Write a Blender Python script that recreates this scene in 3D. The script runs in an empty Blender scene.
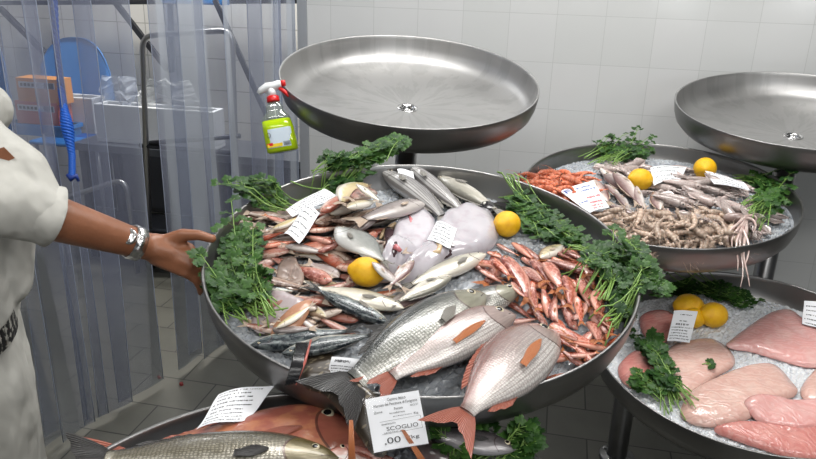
import bpy, bmesh, math, random
import numpy as np
from mathutils import Vector, Matrix
from math import sin, cos, pi, radians, sqrt, atan2
random.seed(7); rng = np.random.RandomState(3)
S = bpy.context.scene
COL = S.collection
S.view_settings.view_transform = 'Standard'
S.view_settings.look = 'None'
S.view_settings.exposure = 0.0

# ------------------------------------------------------------------ camera
FPX = 715.0
th = radians(19.5); rl = radians(1.8)
CAM = Vector((0, 0, 1.62))
FW = Vector((0, cos(th), -sin(th)))
U0 = Vector((0, sin(th), cos(th))); R0 = Vector((1, 0, 0))
UP = U0 * cos(rl) - R0 * sin(rl); RT = R0 * cos(rl) + U0 * sin(rl)
cd = bpy.data.cameras.new('camera'); cam = bpy.data.objects.new('camera', cd); COL.objects.link(cam)
cd.sensor_width = 36; cd.lens = FPX / 816 * 36; cd.clip_start = .02
M = Matrix((RT, UP, -FW)).transposed().to_4x4(); M.translation = CAM
cam.matrix_world = M
S.camera = cam

def ray(px, py):
    return FW + RT * ((px - 408) / FPX) - UP * ((py - 229.5) / FPX)
def at_depth(px, py, z):
    return CAM + ray(px, py) * z
def on_plane(px, py, p, n):
    d = ray(px, py)
    return CAM + d * ((p - CAM).dot(n) / d.dot(n))

# ------------------------------------------------------------------ material helper
def srgb(r, g, b):
    f = lambda c: (c / 255 / 12.92) if c / 255 <= .04045 else ((c / 255 + .055) / 1.055) ** 2.4
    return (f(r), f(g), f(b), 1)
class NT:
    def __init__(s, name):
        s.m = bpy.data.materials.new(name); s.m.use_nodes = True
        s.t = s.m.node_tree; s.t.nodes.clear()
        s.out = s.t.nodes.new('ShaderNodeOutputMaterial')
    def n(s, typ, _a=None, **k):
        nd = s.t.nodes.new('ShaderNode' + typ)
        if _a:
            for q, v in _a.items(): setattr(nd, q, v)
        for q, v in k.items():
            key = q.replace('_', ' ')
            if q[0] == 'i' and q[1:].isdigit(): key = int(q[1:])
            s.set(nd.inputs[key], v)
        return nd
    def set(s, inp, v):
        if hasattr(v, 'links') or isinstance(v, bpy.types.NodeSocket): s.t.links.new(v, inp)
        else: inp.default_value = v
    def math(s, op, a, b=0.5, c=None):
        nd = s.n('Math', {'operation': op}, i0=a, i1=b)
        if c is not None: s.set(nd.inputs[2], c)
        return nd.outputs[0]
    def mix(s, f, a, b, mode='MIX'):
        nd = s.t.nodes.new('ShaderNodeMix'); nd.data_type = 'RGBA'; nd.blend_type = mode
        s.set(nd.inputs[0], f); s.set(nd.inputs[6], a); s.set(nd.inputs[7], b)
        return nd.outputs[2]
    def ramp(s, f, stops, interp='LINEAR'):
        nd = s.t.nodes.new('ShaderNodeValToRGB'); nd.color_ramp.interpolation = interp
        e = nd.color_ramp.elements
        while len(e) > 1: e.remove(e[-1])
        e[0].position, e[0].color = stops[0]
        for p, c in stops[1:]:
            x = e.new(p); x.color = c
        s.set(nd.inputs[0], f)
        return nd.outputs[0]
    def noise(s, scale, detail=3, vec=None, rough=.55):
        nd = s.n('TexNoise', Scale=scale, Detail=detail, Roughness=rough)
        if vec is not None: s.set(nd.inputs['Vector'], vec)
        return nd.outputs[0]
    def coord(s, which='Object'): return s.n('TexCoord').outputs[which]
    def mapping(s, vec, sc=(1, 1, 1), loc=(0, 0, 0), rot=(0, 0, 0)):
        nd = s.n('Mapping', Vector=vec); nd.inputs['Scale'].default_value = sc
        nd.inputs['Location'].default_value = loc; nd.inputs['Rotation'].default_value = rot
        return nd.outputs[0]
    def bump(s, h, strength=.3, dist=.01):
        return s.n('Bump', Height=h, Strength=strength, Distance=dist).outputs[0]
    def principled(s, **k):
        nd = s.n('BsdfPrincipled', **k)
        s.t.links.new(nd.outputs[0], s.out.inputs[0]); return nd
G = lambda v: (v, v, v, 1)

def simple(name, col, rough=.5, metal=0., nscale=0, namp=.15, bump=0., spec=.5, **k):
    t = NT(name)
    c = col
    kw = dict(Roughness=rough, Metallic=metal, Specular_IOR_Level=spec)
    kw.update(k)
    if nscale:
        nz = t.noise(nscale, 4, t.coord())
        c = t.mix(nz, tuple(x * (1 - namp) for x in col[:3]) + (1,), tuple(min(1, x * (1 + namp)) for x in col[:3]) + (1,))
        if bump: kw['Normal'] = t.bump(nz, bump, .004)
    t.principled(Base_Color=c, **kw)
    return t.m

# ------------------------------------------------------------------ object helpers
def mesh_obj(name, verts, faces, mat=None, parent=None, smooth=True, uvs=None, mats=None, fmat=None):
    me = mk_mesh(name, verts, faces, mat, smooth, uvs, mats, fmat)
    return link(name, me, parent)
def mk_mesh(name, verts, faces, mat=None, smooth=True, uvs=None, mats=None, fmat=None):
    me = bpy.data.meshes.new(name)
    me.from_pydata([tuple(v) for v in verts], [], [tuple(f) for f in faces])
    if uvs is not None:
        ul = me.uv_layers.new(name='UVMap')
        li = np.zeros(len(me.loops), dtype=np.int32); me.loops.foreach_get('vertex_index', li)
        ul.data.foreach_set('uv', np.array(uvs, dtype=np.float32)[li].ravel())
    if smooth: me.polygons.foreach_set('use_smooth', [True] * len(me.polygons))
    for m in (mats or ([mat] if mat else [])): me.materials.append(m)
    if fmat: me.polygons.foreach_set('material_index', fmat)
    me.update()
    return me
def link(name, me, parent=None, mw=None):
    o = bpy.data.objects.new(name, me); COL.objects.link(o)
    if parent is not None: o.parent = parent
    if mw is not None: o.matrix_world = mw
    return o
def tag(o, label=None, cat=None, group=None, kind=None):
    if label: o['label'] = label
    if cat: o['category'] = cat
    if group: o['group'] = group
    if kind: o['kind'] = kind
    return o
def empty(name, loc=(0, 0, 0)):
    o = bpy.data.objects.new(name, None); COL.objects.link(o); o.location = loc; o.empty_display_size = .05
    return o

class MB:
    def __init__(s): s.v = []; s.f = []; s.uv = []
    def add(s, vs, fs, uvs=None):
        b = len(s.v); s.v += [tuple(v) for v in vs]; s.f += [tuple(i + b for i in f) for f in fs]
        s.uv += list(uvs) if uvs is not None else [(0, 0)] * len(vs)
        return s
    def box(s, lo, hi, mw=None):
        x0, y0, z0 = lo; x1, y1, z1 = hi
        vs = [Vector(p) for p in ((x0,y0,z0),(x1,y0,z0),(x1,y1,z0),(x0,y1,z0),(x0,y0,z1),(x1,y0,z1),(x1,y1,z1),(x0,y1,z1))]
        if mw is not None: vs = [mw @ v for v in vs]
        return s.add(vs, [(0,3,2,1),(4,5,6,7),(0,1,5,4),(1,2,6,5),(2,3,7,6),(3,0,4,7)])
    def tube(s, pts, r, seg=8, cap=True, closed=False):
        pts = [Vector(p) for p in pts]; n = len(pts)
        rs = r if isinstance(r, (list, tuple)) else [r] * n
        vs, fs, uvs = [], [], []
        up = None
        for i, p in enumerate(pts):
            a = pts[max(i - 1, 0)]; b = pts[min(i + 1, n - 1)]
            t = (b - a).normalized() if (b - a).length > 1e-9 else Vector((0, 0, 1))
            if up is None:
                up = t.orthogonal().normalized()
            else:
                up = (up - t * up.dot(t))
                up = up.normalized() if up.length > 1e-6 else t.orthogonal().normalized()
            w = t.cross(up)
            for k in range(seg):
                q = 2 * pi * k / seg
                vs.append(p + (up * cos(q) + w * sin(q)) * rs[i]); uvs.append((i / max(n - 1, 1), k / seg))
        for i in range(n - 1):
            for k in range(seg):
                k2 = (k + 1) % seg
                fs.append((i * seg + k, i * seg + k2, (i + 1) * seg + k2, (i + 1) * seg + k))
        if cap:
            fs.append(tuple(reversed(range(seg)))); fs.append(tuple((n - 1) * seg + k for k in range(seg)))
        return s.add(vs, fs, uvs)
    def lathe(s, prof, seg=64, cap0=False, cap1=False):
        vs = []; fs = []; n = len(prof)
        for (r, z) in prof:
            for k in range(seg):
                q = 2 * pi * k / seg; vs.append((r * cos(q), r * sin(q), z))
        for i in range(n - 1):
            for k in range(seg):
                k2 = (k + 1) % seg; fs.append((i * seg + k, i * seg + k2, (i + 1) * seg + k2, (i + 1) * seg + k))
        if cap0: fs.append(tuple(reversed(range(seg))))
        if cap1: fs.append(tuple((n - 1) * seg + k for k in range(seg)))
        return s.add(vs, fs)
    def mesh(s, name, mat, smooth=True): return mk_mesh(name, s.v, s.f, mat, smooth, s.uv)
    def build(s, name, mat, parent=None, smooth=True, mw=None):
        return link(name, s.mesh(name, mat, smooth), parent, mw)
def bevel(o, w, seg=2):
    m = o.modifiers.new('bevel', 'BEVEL'); m.width = w; m.segments = seg; m.limit_method = 'ANGLE'
    return o

# ------------------------------------------------------------------ materials
def m_steel(name, base=.42, rough=.3, streak=True):
    t = NT(name); co = t.coord()
    nz = t.noise(6, 5, co)
    n2 = t.noise(38, 4, t.mapping(co, (1, 1, .15)))
    # radial drip streaks running toward the drain
    sep = t.n('SeparateXYZ', Vector=co)
    ang = t.n('Math', {'operation': 'ARCTAN2'}, i0=sep.outputs[1], i1=sep.outputs[0]).outputs[0]
    rad = t.n('VectorMath', {'operation': 'LENGTH'}, i0=co).outputs['Value']
    cv = t.n('CombineXYZ', X=t.math('MULTIPLY', ang, 3.6), Y=t.math('MULTIPLY', rad, 6.0), Z=0.0).outputs[0]
    n3 = t.noise(1.6, 4, cv, .6)
    st = t.ramp(n3, [(.50, G(0)), (.57, G(1)), (.72, G(.7))])
    msk = t.math('MULTIPLY', st, .35 if streak else .12)
    c = t.mix(nz, G(base * .85), G(base * 1.12))
    c = t.mix(msk, c, G(base * .62))
    c = t.mix(t.math('MULTIPLY', n2, .25), c, (base * 1.1, base * 1.05, base * .96, 1))
    rr = t.n('MapRange', Value=nz); rr.inputs[3].default_value = rough - .06; rr.inputs[4].default_value = rough + .12
    t.principled(Base_Color=c, Metallic=.92, Roughness=rr.outputs[0], Normal=t.bump(n2, .05, .002))
    return t.m
STEEL = m_steel('brushed_steel', .45, .42)
STEEL_OUT_SHADED = m_steel('shaded_outer_steel', .20, .34, False)  # same steel, darkened to paint in shade and floor reflection on outer walls
STEEL_IN = m_steel('filled_dish_steel', .27, .34, False)  # darker base, used for the dishes that hold fish
POLE = simple('pole_steel', G(.22), .3, .9, 20, .2)
CHROME = simple('chrome', G(.6), .18, 1)
PAPER = simple('paper', srgb(232, 234, 238), .35, 0, 60, .03)
INK = simple('black_ink', srgb(30, 30, 34), .6)
BLUE_INK = simple('blue_ink', srgb(50, 80, 160), .6)
RED_INK = simple('red_ink', srgb(205, 70, 75), .6)
PLASTIC_SLEEVE = None

def m_ice(name, a, b):
    t = NT(name); co = t.coord()
    v = t.n('TexVoronoi', Vector=co, Scale=110).outputs[0]
    nz = t.noise(40, 5, co)
    c = t.mix(nz, a, b)
    t.principled(Base_Color=c, Roughness=.25, Subsurface_Weight=.25, Subsurface_Radius=(.01, .012, .015),
                 Normal=t.bump(v, .6, .004))
    return t.m
ICE = m_ice('crushed_ice', srgb(118, 124, 130), srgb(196, 200, 205)); ICE_W = m_ice('white_crushed_ice', srgb(176, 180, 184), srgb(232, 234, 237))  # first ice is toned down to paint in shade; second is the unshaded copy

def m_leaf(name, c1, c2):
    t = NT(name); uv = t.n('UVMap').outputs[0]
    sep = t.n('SeparateXYZ', Vector=uv)
    nz = t.noise(30, 3, t.coord())
    c = t.mix(sep.outputs[0], c1, c2)
    c = t.mix(t.math('MULTIPLY', nz, .5), c, tuple(x * .35 for x in c1[:3]) + (1,))
    t.principled(Base_Color=c, Roughness=.5, Specular_IOR_Level=.3, Normal=t.bump(nz, .3, .003))
    return t.m
LEAF = m_leaf('parsley_leaf', srgb(28, 62, 24), srgb(76, 118, 44))
STEM = simple('parsley_stem', srgb(122, 156, 78), .35, 0, 40, .2)

def m_lemon():
    t = NT('lemon_peel'); co = t.coord()
    v = t.n('TexVoronoi', Vector=co, Scale=45).outputs[0]
    nz = t.noise(3, 2, co)
    c = t.mix(nz, srgb(226, 160, 10), srgb(250, 204, 30))
    t.principled(Base_Color=c, Roughness=.38, Normal=t.bump(v, .25, .01), Subsurface_Weight=.08, Subsurface_Radius=(.02, .015, .002))
    return t.m
LEMON = m_lemon()

def fish_mat(name, back, side, belly, head=None, scales=0., dens=(60, 24), spots=None, rough=.26, stripes=None, metal=.0, bedge=(.45, .75), blotch=None):
    """UV: u nose->tail, v 0 belly .. 1 back."""
    t = NT(name); uv = t.n('UVMap').outputs[0]; sep = t.n('SeparateXYZ', Vector=uv)
    u, v = sep.outputs[0], sep.outputs[1]
    rnd = t.n('ObjectInfo').outputs['Random']
    off = t.n('CombineXYZ', X=rnd, Y=rnd, Z=t.math('MULTIPLY', rnd, 9.0)).outputs[0]
    uvr = t.n('VectorMath', {'operation': 'ADD'}, i0=uv, i1=off).outputs[0]
    nz = t.noise(9, 4, t.mapping(uvr, (1.5, 1, 1)))
    vv = t.math('ADD', v, t.math('MULTIPLY', t.math('SUBTRACT', nz, .5), .35))
    c = t.ramp(vv, [(.0, belly), (bedge[0] * .55, belly), (bedge[0], side), (bedge[1], tuple((a + b) / 2 for a, b in zip(side, back))), (min(.97, bedge[1] + .17), back)])
    if stripes:
        sn = t.math('SINE', t.math('MULTIPLY', v, stripes[0]), 0)
        c = t.mix(t.math('MULTIPLY', t.math('GREATER_THAN', sn, .35), stripes[2]), c, stripes[1])
    if spots:
        vo = t.n('TexVoronoi', Vector=t.mapping(uvr, (spots[0], spots[0] * .4, 1)), Scale=1.0).outputs[0]
        c = t.mix(t.math('MULTIPLY', t.math('LESS_THAN', vo, .28), spots[2]), c, spots[1])
    if blotch:
        b = t.ramp(t.noise(5, 3, t.mapping(uvr, (2.2, 1, 1), (3, 1, 0))), [(.47, G(0)), (.6, G(1))])
        c = t.mix(t.math('MULTIPLY', b, blotch[1]), c, blotch[0])
    # gill edge
    gx = t.math('SUBTRACT', .235, t.math('MULTIPLY', t.math('POWER', t.math('ABSOLUTE', t.math('SUBTRACT', v, .45)), 2.0), .35))
    dg = t.math('SUBTRACT', u, gx)
    ishead = t.math('LESS_THAN', dg, 0.0)
    hgt = None
    if scales:
        mp = t.mapping(uv, (dens[0], dens[1], 1))
        br = t.n('TexVoronoi', {'feature': 'F1'}, Vector=mp, Scale=1.0, Randomness=.35).outputs[0]
        sc = t.math('MULTIPLY', t.math('SUBTRACT', 1.0, ishead), br)
        c = t.mix(t.math('MULTIPLY', t.math('GREATER_THAN', sc, .40), scales), c, tuple(x * .32 for x in side[:3]) + (1,))
        hgt = sc
    if head: c = t.mix(t.math('MULTIPLY', ishead, .8), c, t.mix(nz, head, tuple(x * .45 for x in head[:3]) + (1,)))
    gl = t.math('LESS_THAN', t.math('ABSOLUTE', dg), .006)
    inb = t.math('LESS_THAN', t.math('ABSOLUTE', t.math('SUBTRACT', v, .42)), .38)
    c = t.mix(t.math('MULTIPLY', t.math('MULTIPLY', gl, inb), .7), c, srgb(60, 30, 28))
    ml = t.math('MULTIPLY', t.math('LESS_THAN', t.math('ABSOLUTE', t.math('SUBTRACT', v, t.math('SUBTRACT', .42, t.math('MULTIPLY', u, 1.2)))), .025), t.math('LESS_THAN', u, .075))
    c = t.mix(t.math('MULTIPLY', ml, .8), c, srgb(50, 35, 32))
    hs = t.n('HueSaturation', Color=c); hs.inputs['Value'].default_value = 1
    t.set(hs.inputs['Value'], t.math('ADD', .78, t.math('MULTIPLY', rnd, .4)))
    t.set(hs.inputs['Saturation'], t.math('ADD', .8, t.math('MULTIPLY', t.n('ObjectInfo').outputs['Random'], .3)))
    fine = t.noise(60, 3, uvr)
    h = t.math('ADD', t.math('MULTIPLY', nz, .8), t.math('MULTIPLY', fine, .25))
    if hgt is not None: h = t.math('ADD', t.math('MULTIPLY', hgt, -.5), h)
    t.principled(Base_Color=hs.outputs[0], Roughness=rough, Metallic=metal, Specular_IOR_Level=.7,
                 Coat_Weight=.35, Coat_Roughness=.12, Normal=t.bump(h, .25, .004))
    return t.m
def fin_mat(name, c1, c2, rays=40):
    t = NT(name); uv = t.n('UVMap').outputs[0]; sep = t.n('SeparateXYZ', Vector=uv)
    s = t.math('SINE', t.math('MULTIPLY', sep.outputs[1], rays * 2.0), 0)
    f = t.math('MULTIPLY', t.math('ADD', s, 1.0), .5)
    c = t.mix(f, c1, c2)
    c = t.mix(t.math('MULTIPLY', t.noise(8, 3, t.coord()), .4), c, tuple(x * .5 for x in c1[:3]) + (1,))
    t.principled(Base_Color=c, Roughness=.3, Normal=t.bump(s, .4, .002))
    return t.m
FM = dict(
 bass=fish_mat('bass_skin', srgb(52, 56, 56), srgb(142, 142, 134), srgb(206, 204, 196), head=srgb(150, 146, 122), scales=.6, dens=(56, 20), metal=.25, bedge=(.42, .62)),
 bream=fish_mat('bream_skin', srgb(118, 78, 72), srgb(166, 158, 154), srgb(206, 201, 197), head=srgb(160, 140, 134), scales=.35, dens=(60, 24), metal=.2, bedge=(.4, .72), stripes=(90, srgb(128, 110, 108), .35)),
 mackerel=fish_mat('mackerel_skin', srgb(30, 38, 44), srgb(84, 92, 94), srgb(196, 192, 180), metal=.2, bedge=(.34, .46), blotch=(srgb(140, 148, 146), .35)),
 tan=fish_mat('tan_silver_skin', srgb(140, 138, 126), srgb(190, 184, 168), srgb(226, 220, 206), metal=.2, bedge=(.45, .8)),
 pomfret=fish_mat('pomfret_skin', srgb(126, 130, 126), srgb(186, 188, 182), srgb(214, 212, 206), metal=.3, rough=.2),
 mullet=fish_mat('red_mullet_skin', srgb(126, 50, 34), srgb(170, 84, 58), srgb(204, 146, 126), metal=.05, bedge=(.35, .7), blotch=(srgb(222, 150, 132), .6)),
 pinkfish=fish_mat('pink_mullet_skin', srgb(142, 76, 58), srgb(182, 124, 104), srgb(212, 184, 168), bedge=(.4, .7), blotch=(srgb(160, 70, 46), .55)),
 brownfish=fish_mat('brown_fish_skin', srgb(84, 62, 52), srgb(136, 108, 94), srgb(196, 178, 162), bedge=(.45, .7), blotch=(srgb(172, 148, 132), .5)),
 paleyellow=fish_mat('yellow_fish_skin', srgb(150, 120, 92), srgb(206, 190, 142), srgb(226, 218, 204), bedge=(.4, .75)),
 goby=fish_mat('grey_fish_skin', srgb(98, 88, 86), srgb(152, 138, 134), srgb(198, 188, 182), bedge=(.4, .75)),
 striped=fish_mat('striped_fish_skin', srgb(92, 84, 86), srgb(168, 166, 164), srgb(214, 212, 208), stripes=(52, srgb(104, 94, 98), .6), metal=.2),
 hake=fish_mat('pale_pink_fish_skin', srgb(128, 100, 98), srgb(178, 158, 152), srgb(218, 210, 204), bedge=(.5, .7)),
 gurnard=fish_mat('gurnard_skin', srgb(160, 66, 36), srgb(180, 88, 50), srgb(204, 150, 120), head=srgb(178, 80, 52), rough=.3, bedge=(.2, .5), blotch=(srgb(208, 130, 60), .5)),
 olive=fish_mat('olive_bass_skin', srgb(56, 52, 40), srgb(128, 122, 106), srgb(190, 186, 174), head=srgb(104, 92, 50), scales=.6, dens=(60, 22), metal=.3),
 darkfish=fish_mat('dark_silver_skin', srgb(54, 50, 52), srgb(104, 98, 100), srgb(150, 146, 148), metal=.3),
 scorpion=fish_mat('red_white_skin', srgb(206, 110, 84), srgb(220, 176, 162), srgb(232, 224, 216), bedge=(.3, .6), blotch=(srgb(214, 96, 70), .6)),
)
FINM = dict(
 dark=fin_mat('dark_fin', srgb(20, 20, 22), srgb(62, 60, 58)), grey=fin_mat('grey_fin', srgb(110, 106, 100), srgb(160, 156, 148)),
 red=fin_mat('red_fin', srgb(124, 58, 42), srgb(184, 116, 98)), orange=fin_mat('orange_fin', srgb(170, 92, 52), srgb(200, 134, 88)),
 pale=fin_mat('pale_fin', srgb(176, 150, 130), srgb(206, 190, 172)))
EYEW = simple('eye_white', srgb(196, 186, 160), .15); EYEB = simple('eye_pupil', srgb(12, 12, 14), .08)
EYER = simple('eye_red_ring', srgb(130, 90, 70), .15)

# ------------------------------------------------------------------ fish meshes
XS = [0, .04, .10, .2, .34, .5, .62, .72, .80, .84]
SHAPE = dict(
 bass=([0, .034, .062, .092, .108, .102, .083, .060, .044, .044], [-.008, -.040, -.068, -.098, -.115, -.108, -.084, -.055, -.04, -.042], [.004, .026, .044, .06, .066, .06, .045, .028, .014, .010]),
 bream=([0, .075, .125, .165, .18, .158, .12, .078, .048, .040], [-.02, -.055, -.09, -.13, -.152, -.142, -.108, -.064, -.038, -.034], [.006, .03, .052, .068, .072, .06, .04, .022, .012, .010]),
 mackerel=([0, .026, .048, .072, .086, .08, .062, .04, .022, .020], [-.006, -.028, -.05, -.072, -.088, -.08, -.058, -.036, -.02, -.018], [.004, .026, .042, .056, .06, .054, .04, .024, .012, .008]),
 mullet=([0, .055, .08, .098, .10, .088, .07, .054, .042, .036], [-.03, -.05, -.062, -.078, -.085, -.08, -.065, -.05, -.036, -.034], [.008, .036, .052, .062, .064, .056, .044, .032, .018, .012]),
 pomfret=([0, .05, .10, .17, .215, .19, .13, .07, .03, .024], [-.01, -.05, -.10, -.165, -.205, -.18, -.12, -.062, -.028, -.022], [.004, .022, .034, .044, .046, .04, .03, .018, .010, .006]),
 gurnard=([0, .022, .058, .112, .125, .104, .085, .066, .05, .045], [-.03, -.06, -.09, -.118, -.12, -.10, -.078, -.056, -.04, -.036], [.012, .04, .065, .08, .075, .06, .045, .03, .018, .012]),
)
def prof(arr, x):
    # smooth cubic interpolation
    xs = XS; n = len(xs)
    for i in range(n - 1):
        if x <= xs[i + 1] or i == n - 2: break
    t = (x - xs[i]) / (xs[i + 1] - xs[i])
    def sl(k):
        if k == 0: return (arr[1] - arr[0]) / (xs[1] - xs[0]) * 1.3
        if k == n - 1: return 0
        return (arr[k + 1] - arr[k - 1]) / (xs[k + 1] - xs[k - 1])
    h = xs[i + 1] - xs[i]; m0 = sl(i) * h; m1 = sl(i + 1) * h
    return (2*t**3 - 3*t*t + 1) * arr[i] + (t**3 - 2*t*t + t) * m0 + (-2*t**3 + 3*t*t) * arr[i + 1] + (t**3 - t*t) * m1

FISH_CACHE = {}
def fish_meshes(shape, skin, fin, bend, fork=.5, detail=1, eye=.022, eyering=None, pect=None, wide=1.0):
    key = (shape, skin, fin, round(bend, 3), fork, detail, eye, pect, wide)
    if key in FISH_CACHE: return FISH_CACHE[key]
    T, B, Z = SHAPE[shape]
    if wide != 1.0: T = [a * wide for a in T]; B = [a * wide for a in B]
    cy = lambda x: bend * 4 * ((x - .45) ** 2 - .2)
    nx = 26 if detail else 14; ng = 18 if detail else 10
    V, F, UV = [], [], []
    for i in range(nx + 1):
        x = (i / nx) ** 1.25 * .84
        yt, yb, z = prof(T, x), prof(B, x), max(.002, prof(Z, x))
        for k in range(ng):
            a = 2 * pi * k / ng
            s_, c_ = sin(a), cos(a)
            y = (yt + yb) / 2 + (yt - yb) / 2 * s_
            zz = z * (abs(c_) ** .85) * (1 if c_ >= 0 else -1)
            V.append((x, y + cy(x), zz)); UV.append((x / .84, (s_ + 1) / 2))
    for i in range(nx):
        for k in range(ng):
            k2 = (k + 1) % ng
            F.append((i * ng + k, (i + 1) * ng + k, (i + 1) * ng + k2, i * ng + k2))
    b = len(V)
    V.append((-.006, (T[0] + B[0]) / 2 + cy(0), 0)); UV.append((0, .5))
    for k in range(ng): F.append((b, k, (k + 1) % ng))
    F.append(tuple(nx * ng + k for k in range(ng)))
    out = [('body', mk_mesh('fish_body', V, F, FM[skin], True, UV))]
    # caudal fin
    V, F, UV = [], [], []
    nu, nv = 6, 12
    h0 = (T[-1] - B[-1]) / 2 * .95; h1 = h0 * (3.3 if shape == 'bass' else 3.8 if shape == 'bream' else 3.4 if shape != 'mullet' else 2.8)
    ym = (T[-1] + B[-1]) / 2
    for i in range(nu + 1):
        s_ = i / nu
        for k in range(nv + 1):
            w = 2 * k / nv - 1
            hh = h0 + (h1 - h0) * s_ ** .8
            xe = .165 + .03 * abs(w) - fork * .11 * (1 - abs(w)) + .006 * sin(w * 25)
            x = .83 + xe * s_
            V.append((x, ym + hh * w + cy(x), .004 * sin(w * 9 + s_ * 3) * s_ + .006 * s_ * s_)); UV.append((s_, w))
    for i in range(nu):
        for k in range(nv):
            a = i * (nv + 1) + k; F.append((a, a + 1, a + nv + 2, a + nv + 1))
    out.append(('tail_fin', mk_mesh('tail_fin', V, F, FINM[fin], True, UV)))
    # eyes
    ev = MB(); fm = []
    yx, xx = prof(T, .085) * .26, .085
    if shape == 'bream': xx = .095; yx = .028
    if shape == 'gurnard': xx = .15; yx = .045
    mats = [EYEW, EYEB, EYER]
    ez = prof(Z, xx) * .86
    for sg in (1, -1):
        nr, ns = 5, 14
        vs = [(xx, yx + cy(xx), sg * (ez + eye * .42))]; fs = []
        for r in range(1, nr + 1):
            q = r / nr * pi / 2
            for k in range(ns):
                a = 2 * pi * k / ns
                vs.append((xx + eye * sin(q) * cos(a), yx + cy(xx) + eye * sin(q) * sin(a), sg * (ez + eye * .42 * cos(q) - (eye * .3 if r == nr else 0))))
        for k in range(ns):
            fs.append((0, 1 + k, 1 + (k + 1) % ns)); fm.append(1)
        for r in range(1, nr):
            for k in range(ns):
                fs.append((1 + (r - 1) * ns + k, 1 + r * ns + k, 1 + r * ns + (k + 1) % ns, 1 + (r - 1) * ns + (k + 1) % ns)); fm.append(1 if r < 2 else (0 if r < 4 else 2))
        ev.add(vs, fs)
    out.append(('eye', mk_mesh('fish_eye', ev.v, ev.f, None, True, None, mats, fm)))
    if detail:
        def strip(name, x0, x1, side, hmax, jag=0., lean=.05, m=fin):
            V, F, UV = [], [], []; n = 18
            for i in range(n + 1):
                s_ = i / n; x = x0 + (x1 - x0) * s_
                base = (prof(T, x) if side > 0 else prof(B, x)) * .97 + cy(x)
                h = hmax * (sin(min(1, s_ * 3 + .15) * pi / 2)) * (1 - .55 * s_) * (1 - jag * (i % 2))
                if i == n: h = .002
                for j in range(3):
                    q = j / 2
                    V.append((x + lean * q, base + side * h * q, .003 * q * sin(i))); UV.append((q, s_ * 1.5))
            for i in range(n):
                for j in range(2):
                    a = i * 3 + j; F.append((a, a + 1, a + 4, a + 3))
            out.append((name, mk_mesh(name, V, F, FINM[m], True, UV)))
        strip('dorsal_fin', .28, .70, 1, .026 if shape != 'bream' else .014, .35)
        strip('anal_fin', .58, .72, -1, .018, 0)
        # pectoral fins
        pm = MB(); L_ = {'bream': .24, 'bass': .12, 'gurnard': .2}.get(shape, .13)
        for sg in (1, -1):
            vs, fs, uvs = [], [], []; n = 8
            for i in range(n + 1):
                s_ = i / n; x = .25 + L_ * s_
                wv = .005 + (.022 if shape != 'bream' else .017) * sin(min(1, s_ * 1.25) * pi * .8)
                yc = -.018 - .03 * s_
                zz = prof(Z, min(x, .8)) * (1.0) + .006 + .008 * s_
                for j in range(5):
                    w = j / 2 - 1
                    vs.append((x, yc + cy(x) + wv * w, sg * (zz - .003 * w * w))); uvs.append((s_, w * .7))
            for i in range(n):
                for j in range(4):
                    a = i * 5 + j; fs.append((a, a + 1, a + 6, a + 5))
            out.append(('pectoral_fin', mk_mesh('pectoral_fin', vs, fs, FINM[pect or fin], True, uvs)))
    FISH_CACHE[key] = out
    return out

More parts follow.
